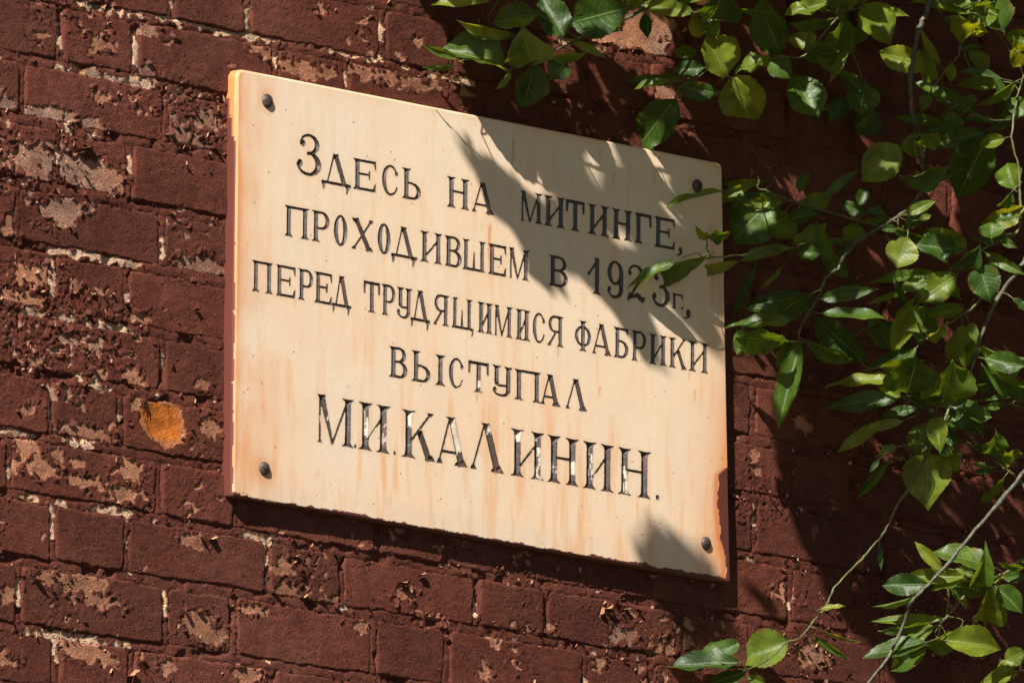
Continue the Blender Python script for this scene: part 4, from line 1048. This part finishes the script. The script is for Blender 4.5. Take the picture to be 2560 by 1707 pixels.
for (bx, by, tx, ty, wpx, st) in LEAVES:
    # nearest stem point gives the leaf its distance from the wall
    best = None
    for bi, B in enumerate(branches):
        for k, (qx, qy) in enumerate(B['px']):
            d = math.hypot(qx - bx, qy - by)
            if best is None or d < best[0]: best = (d, bi, k)
    dist, bi, k = best; B = branches[bi]
    Dn = -B['P'][k][1]
    D = Dn + {'L': .025, 'G': .02, 'Y': .03, 'D': -.025}[st] * (1 if dist > 20 else .5)
    D = max(D, .022)
    base = at(bx, by, D)
    lx, ly = (tx - bx) / 1993., -(ty - by) / 1993.; L2 = math.hypot(lx, ly)
    a3 = (lx * RT + ly * UP) / L2
    perp = np.cross(VIEW, a3)
    ratio = wpx / 1993. / L2
    # wanted normal
    sgn = 1 if perp @ Sv > 0 else -1
    rj = lambda s_: random.uniform(-s_, s_)
    if st == 'L': Nn = VIEW * .85 + Sv * .45 + UP * rj(.2) + RT * rj(.2)
    elif st == 'G': Nn = VIEW * .75 + perp * sgn * .75
    elif st == 'Y': Nn = VIEW * .62 + (-Sv + VIEW * (Sv @ VIEW)) * 1.0 + RT * rj(.15)
    else: Nn = VIEW + UP * rj(.45) + RT * rj(.35)
    Nn /= np.linalg.norm(Nn)
    md = a3 + VIEW * (-(a3 @ Nn) / (VIEW @ Nn))
    ln = np.linalg.norm(md)
    if ln > 1.7: md = a3 + VIEW * ((-(a3 @ Nn) / (VIEW @ Nn)) * .6); ln = np.linalg.norm(md); Nn = Nn - md * (Nn @ md) / ln ** 2; Nn /= np.linalg.norm(Nn)
    Lr = L2 * ln; mdn = md / ln
    wv_ = np.cross(mdn, Nn); pw = abs(wv_ @ perp)
    Wr = wpx / 1993. / max(pw, .35) * (1.12 if ratio > .34 else .95)
    zs = Lr if ratio > .34 else Lr * .4
    vi = random.randrange(len(LM))
    R = Matrix((tuple(wv_ * Wr / 2) , tuple(mdn * Lr), tuple(np.cross(wv_, mdn) * zs))).transposed().to_4x4()
    R.translation = Vector(base)
    placed.append(dict(M=R, bi=bi, k=k, vi=vi, dist=dist, base=base, dirm=mdn, st=st))
    # petiole, curving back to the stem
    p1 = B['P'][k]; pl = True
    start = p1 if pl else base - mdn * .018 + np.array([0, -.004, .006])
    midp = base - mdn * .25 * max(np.linalg.norm(start - base), .004) * 1.6
    tp = base + mdn * Lr * .06
    path = smooth_path([start, midp * .7 + start * .3, base, tp], 4)
    if dist > 90: print('far', bx, by, round(dist))
    B['pet'].append(tube(path, [.0009 - .0004 * i / (len(path) - 1) for i in range(len(path))], 5))

def join_parts(parts):
    V, F = [], []
    for v, f in parts:
        o_ = len(V); V += [tuple(a) for a in v]; F += [tuple(i + o_ for i in q) for q in f]
    return V, F
for B in branches:
    me = bpy.data.meshes.new('branch')
    V, F = join_parts([B['V']]); nf = len(F)
    V2, F2 = join_parts([B['V']] + B['pet'])
    me.from_pydata(V2, [], F2)
    me.materials.append(M_BARK if B['kind'] == 'b' else M_TWIG); me.materials.append(M_TWIG)
    mi = np.zeros(len(F2), np.int32); mi[nf:] = 1
    me.polygons.foreach_set('material_index', mi); me.polygons.foreach_set('use_smooth', np.ones(len(F2), bool)); me.update()
    B['o'] = tlink('branch', me)
for q in placed:
    o = bpy.data.objects.new('leaf', LM[q['vi']]); col.objects.link(o)
    o.parent = branches[q['bi']]['o']; o.matrix_local = q['M']
bpy.context.view_layer.update()

# ================================================================ LEAVES ABOVE THE FRAME
# They belong to the same tree; what they shade is known from the shadows on the wall,
# so each is hung on the sun ray through a shaded spot.
G_ = .006
gx0, gz0 = -.12, -.97
NX, NZ = int(2.12 / G_), int(1.24 / G_)
XX, ZZ = np.meshgrid(gx0 + G_ * np.arange(NX), gz0 + G_ * np.arange(NZ), indexing='ij')
DSUR = np.where((XX > .30) & (XX < 1.23) & (ZZ < -.12) & (ZZ > -.655), DF, 0.0)
def inpoly(px, py, poly):
    ins = np.zeros(px.shape, bool); P_ = np.array(poly, float); Q_ = np.roll(P_, -1, 0)
    for (ax, ay), (bx, by) in zip(P_, Q_):
        ins ^= ((ay > py) != (by > py)) & (px < (bx - ax) * (py - ay) / (by - ay + 1e-12) + ax)
    return ins
q = np.stack([XX, -DSUR, ZZ], -1) - C0; zz = q @ FW
PXX, PYY = 1280 + FP * (q @ RT) / zz, 853.5 - FP * (q @ UP) / zz
SHADE = [[(1045,-300),(1045,0),(1088,60),(1135,120),(1172,185),(1200,240),(1222,288),(1232,345),(1200,330),(1150,300),(1137,288),(1160,335),(1230,400),(1290,452),(1302,437),(1260,395),(1245,360),(1300,420),(1330,470),(1400,520),
  (1560,600),(1472,717),(1501,765),(1507,777),(1522,780),(1534,777),(1549,789),(1567,813),(1579,831),(1588,867),(1606,902),(1621,929),(1638,935),(1665,920),(1668,897),(1656,840),(1650,777),(1690,800),(1740,843),(1765,868),(1817,923),
  (1817,870),(1790,840),(1790,790),(1826,870),(1850,860),(1900,874),(1954,932),(1925,1000),(1925,1103),(1923,1129),(1935,1154),(1971,1234),(1980,1294),(1998,1345),(2015,1387),(2041,1421),(2051,1466),(2070,1500),(2140,1590),(2220,1650),(2240,1720),(2300,1800),
  (2700,1900),(2700,-300)],
 [(1140,350),(1186,440),(1200,480),(1174,494),(1210,526),(1248,559),(1293,583),(1305,601),(1302,628),(1320,672),(1341,717),(1364,741),(1397,744),(1418,723),(1436,696),(1451,684),(1472,717),(1600,600),(1400,470),(1290,455),(1230,400),(1160,345)],
 [(1608,1440),(1614,1390),(1640,1370),(1680,1364),(1722,1382),(1767,1420),(1795,1450),(1840,1500),(1800,1530),(1620,1510)],
 [(1660,1517),(1815,1525),(1850,1570),(1870,1600),(1800,1640),(1720,1720),(1700,1640),(1695,1570),(1675,1550)],
 [(1855,1455),(1890,1460),(1935,1500),(1962,1545),(1935,1550),(1890,1520),(1860,1490)]]
LIT = [[(1145,300),(1160,300),(1235,365),(1305,437),(1290,455),(1230,400),(1150,335)], [(1185,296),(1205,296),(1234,348),(1215,352)], [(1545,350),(1600,362),(1652,398),(1612,420),(1585,400)],
 [(1698,446),(1725,462),(1800,522),(1770,540),(1735,510)], [(1518,509),(1537,515),(1580,576),(1558,566),(1536,545)], [(1350,542),(1392,578),(1380,585)], [(1410,590),(1446,606),(1440,612)],
 [(1526,612),(1536,616),(1560,655),(1545,650)], [(2075,1396),(2109,1328),(2135,1345),(2155,1396),(2143,1430),(2092,1430)], [(2365,1203),(2430,1205),(2455,1315),(2436,1312),(2390,1260)],
 [(2475,1215),(2560,1250),(2560,1330),(2500,1270)], [(2323,1245),(2335,1245),(2420,1335),(2405,1333)], [(2163,1230),(2180,1235),(2230,1290),(2222,1298)], [(2430,1345),(2450,1345),(2510,1410),(2490,1410)],
 [(1370,70),(1440,110),(1440,255),(1370,190)], [(1455,80),(1560,20),(1690,60),(1690,160),(1610,200),(1560,160),(1500,130)], [(1470,160),(1490,160),(1550,300),(1540,300)], [(1590,190),(1690,240),(1760,360),(1720,360),(1640,260)],
 [(1720,5),(1830,20),(1790,60),(1740,60)], [(1855,60),(1885,90),(1930,140),(1910,145),(1870,110)], [(1870,415),(1930,450),(1930,475),(1880,460)], [(1960,460),(1995,440),(2040,510),(1990,500)],
 [(2160,345),(2190,360),(2190,395),(2120,350)], [(2270,440),(2380,430),(2390,560),(2360,570),(2300,480)], [(2340,560),(2400,600),(2440,700),(2400,640)], [(2060,540),(2090,570),(2090,590)], [(2150,590),(2200,640),(2220,690),(2180,640)],
 [(2340,780),(2400,780),(2370,870),(2340,840)], [(2180,790),(2250,780),(2210,830)], [(2180,1090),(2230,1110),(2200,1130)], [(2350,1150),(2400,1120),(2480,1180),(2380,1200)], [(2220,755),(2250,790),(2240,795)], [(2020,880),(2050,905),(2040,915)],
 [(2430,1060),(2440,1110),(2420,1100)], [(2490,1130),(2560,1150),(2560,1180)], [(1330,200),(1370,205),(1360,240)], [(2230,1150),(2260,1140),(2250,1190),(2220,1190)], [(1250,0),(1310,0),(1270,35)], [(2330,1420),(2370,1460),(2300,1440)], [(2050,1240),(2080,1300),(2060,1290)]]
shade = np.zeros(XX.shape, bool)
for p_ in SHADE: shade |= inpoly(PXX, PYY, p_)
lit = np.zeros(XX.shape, bool)
for p_ in LIT: lit |= inpoly(PXX, PYY, p_)
shade &= ~lit
# already shaded by the leaves in view
cov = np.zeros(XX.shape, bool)
def shadow_raster(P3, faces, surf=0.0):
    """cells of the wall grid shaded by a leaf (its outline vertices projected along the sun)"""
    y = -P3[:, 1] - surf; X = P3[:, 0] - Sv[0] / (-Sv[1]) * 0 + (-Sv[0] / -Sv[1]) * -0
    kx, kz = -Sv[0] / -Sv[1], -Sv[2] / -Sv[1]
    X = P3[:, 0] + kx * y; Z = P3[:, 2] + kz * y
    return X, Z
OUT = [j for j in range(17)]
ring_idx = [i * 9 for i in range(21)] + [i * 9 + 8 for i in range(20, -1, -1)]
def leaf_cells(P3, surf, shrink=1.0):
    O_ = P3[ring_idx]; O_ = O_.mean(0) + (O_ - O_.mean(0)) * shrink
    X, Z = shadow_raster(O_, None, surf)
    i0, i1 = int((X.min() - gx0) / G_), int((X.max() - gx0) / G_) + 2; j0, j1 = int((Z.min() - gz0) / G_), int((Z.max() - gz0) / G_) + 2
    i0, j0 = max(i0, 0), max(j0, 0); i1, j1 = min(i1, NX), min(j1, NZ)
    if i1 <= i0 or j1 <= j0: return None
    s_ = (slice(i0, i1), slice(j0, j1))
    return s_, inpoly(XX[s_], ZZ[s_], list(zip(X, Z)))
litv = np.zeros(XX.shape, bool)
for q in placed:
    M3 = np.array(q['M'])
    P3 = LOCAL[q['vi']] @ M3[:3, :3].T + M3[:3, 3]
    r = leaf_cells(P3, 0.0)
    if r:
        cov[r[0]] |= r[1]
        if q['st'] in 'LGY': litv[r[0]] |= r[1]
print('wanted', shade.sum(), 'by visible', (shade & cov).sum(), 'wrong', (cov & ~shade).sum())
need = shade & ~cov
forbid = ~shade
hang = []
rs2 = np.random.default_rng(3)
def try_leaf(cx, cz, Lr, Wr, tol, maxlit, best=None):
    px_, py_ = PXX[cx, cz], PYY[cx, cz]
    Dmin = (py_ + 90) / 4360.
    D = max(Dmin, .10) + (rs2.random() * .10 if py_ < 330 or px_ > 1850 else .12 + rs2.random() * .38)
    tgt = np.array([XX[cx, cz], -DSUR[cx, cz], ZZ[cx, cz]])
    c = tgt + Sv * ((D - DSUR[cx, cz]) / -Sv[1])
    n_ = Sv + rs2.normal(size=3) * (.38 if best is None else .9); n_ /= np.linalg.norm(n_)
    m_ = np.cross(n_, rs2.normal(size=3)); m_ /= np.linalg.norm(m_); w_ = np.cross(m_, n_)
    vi = int(rs2.integers(len(LM)))
    Mx = np.stack([w_ * Wr / 2, m_ * Lr, n_ * Lr], 1); P3 = LOCAL[vi] @ Mx.T + (c - m_ * Lr / 2)
    x_, y_ = topx(P3)[0] if False else (None, None), None
    qq = P3 - C0; z_ = qq @ FW; py3 = 853.5 - FP * (qq @ UP) / z_; px3 = 1280 + FP * (qq @ RT) / z_
    if ((py3 > -12) & (px3 > -12) & (px3 < 2572)).any(): return None
    r = leaf_cells(P3, DSUR[cx, cz])
    if r is None: return None
    s_, k_ = r; n = k_.sum()
    if n == 0: return None
    if best is not None:
        sc_ = (need[s_] & k_).sum() - 4.0 * (forbid[s_] & k_).sum()
        if sc_ > best[0]: best[:] = [sc_, P3, vi, D]
        return None
    if (forbid[s_] & k_).sum() > tol * n: return None
    if (litv[s_] & k_).sum() > maxlit * n: return None
    if (need[s_] & k_).sum() < .22 * n: return None
    r2 = leaf_cells(P3, DSUR[cx, cz], .84)
    if r2: need[r2[0]] &= ~r2[1]
    hang.append((P3, vi)); return True
# the big soft leaf shadows on the plaque: best fitting leaf out of many
for hx, hy, hl, hw in [(1700,1425,.075,.07),(1660,1425,.06,.045),(1735,1430,.06,.045),(1370,690,.085,.055),(1620,870,.075,.045),(1240,460,.085,.05),(1300,560,.08,.05),(1200,380,.085,.045),(1480,640,.09,.055),(1420,480,.095,.06),(1560,740,.09,.05),
      (1700,640,.09,.055),(1740,760,.09,.05),(1120,150,.09,.055),(1190,260,.085,.05),(1740,1570,.08,.05),(1910,1510,.075,.035),(1560,540,.09,.055),(1350,400,.09,.055),(1760,600,.08,.05),(1600,560,.08,.05)]:
    p_ = at(hx, hy, DF); cx, cz = int((p_[0] - gx0) / G_), int((p_[2] - gz0) / G_); bst = [0]
    for _ in range(260): try_leaf(min(max(cx + int(rs2.integers(-4, 5)), 0), NX - 1), min(max(cz + int(rs2.integers(-4, 5)), 0), NZ - 1), hl * rs2.uniform(.8, 1.25), hw * rs2.uniform(.8, 1.2), 0, 1, bst)
    if bst[0] > 0:
        hang.append((bst[1], bst[2])); r2 = leaf_cells(bst[1], DF, .88)
        if r2: need[r2[0]] &= ~r2[1]
for size, tries, tol in (((.090, .056), 1500, .03), ((.064, .040), 2200, .04), ((.044, .028), 3000, .05), ((.030, .019), 4000, .06)):
    for _ in range(tries):
        I = np.argwhere(need)
        if len(I) < 30: break
        if _ % 12 == 0: Icache = I
        cx, cz = Icache[int(rs2.integers(len(Icache)))]
        try_leaf(cx, cz, size[0] * rs2.uniform(.85, 1.2), size[1] * rs2.uniform(.85, 1.2), tol, .35)
print('hung leaves', len(hang), 'left', need.sum())
HV, HF, HU = [], [], []; ho = 0
f0 = []
lf = np.zeros(len(LM[0].loops), np.int32); LM[0].loops.foreach_get('vertex_index', lf); lf = lf.reshape(-1, 4)
luv = np.array([((j - 4) / 4, i / 20) for i in range(21) for j in range(9)])
for P3, vi in hang:
    HV.append(P3); HF.append(lf + ho); HU.append(luv); ho += len(P3)
# unseen crown leaves added right and above the picture, to cut sky light
CL = [(-1, 0), (0, 0), (1, 0)]
cu, ct = np.meshgrid(np.linspace(-1, 1, 3), np.linspace(0, 1, 5), indexing='ij'); wdd = np.sin(np.pi * ct) ** .6
LOWP = np.stack([cu * wdd, ct, np.abs(cu) * .15 * wdd - .2 * ct ** 2], -1).reshape(-1, 3); lowq = grid_quads(3, 5); lowuv = np.stack([cu, ct], -1).reshape(-1, 2)
rs3 = np.random.default_rng(9); nc = 0
for _ in range(9000):
    D = rs3.uniform(.35, 2.4); x = rs3.uniform(-1.2, 4.2); z = rs3.uniform(-1.3, 2.3)
    if x + 2.15 * D < 2.15: continue
    if (x - 2.6) ** 2 / 3.2 + (D - 1.2) ** 2 / 1.6 + (z - .9) ** 2 / 2.6 > 1: continue
    n_ = rs3.normal(size=3) + Sv * .8; n_ /= np.linalg.norm(n_); m_ = np.cross(n_, rs3.normal(size=3)); m_ /= np.linalg.norm(m_); w_ = np.cross(m_, n_)
    P3 = LOWP @ np.stack([w_ * .030, m_ * .105, n_ * .105], 1).T + np.array([x, -D, z])
    qq = P3 - C0; z_ = qq @ FW; py3 = 853.5 - FP * (qq @ UP) / z_; px3 = 1280 + FP * (qq @ RT) / z_
    if ((py3 > -25) & (px3 < 2620)).any(): continue
    HV.append(P3); HF.append(lowq + ho); HU.append(lowuv); ho += len(P3); nc += 1
print('crown', nc)
me = mesh_np('unseen_foliage', np.concatenate(HV), np.concatenate(HF), [M_LEAF], uv=np.concatenate(HU))
tlink('unseen_foliage', me, kind='stuff')
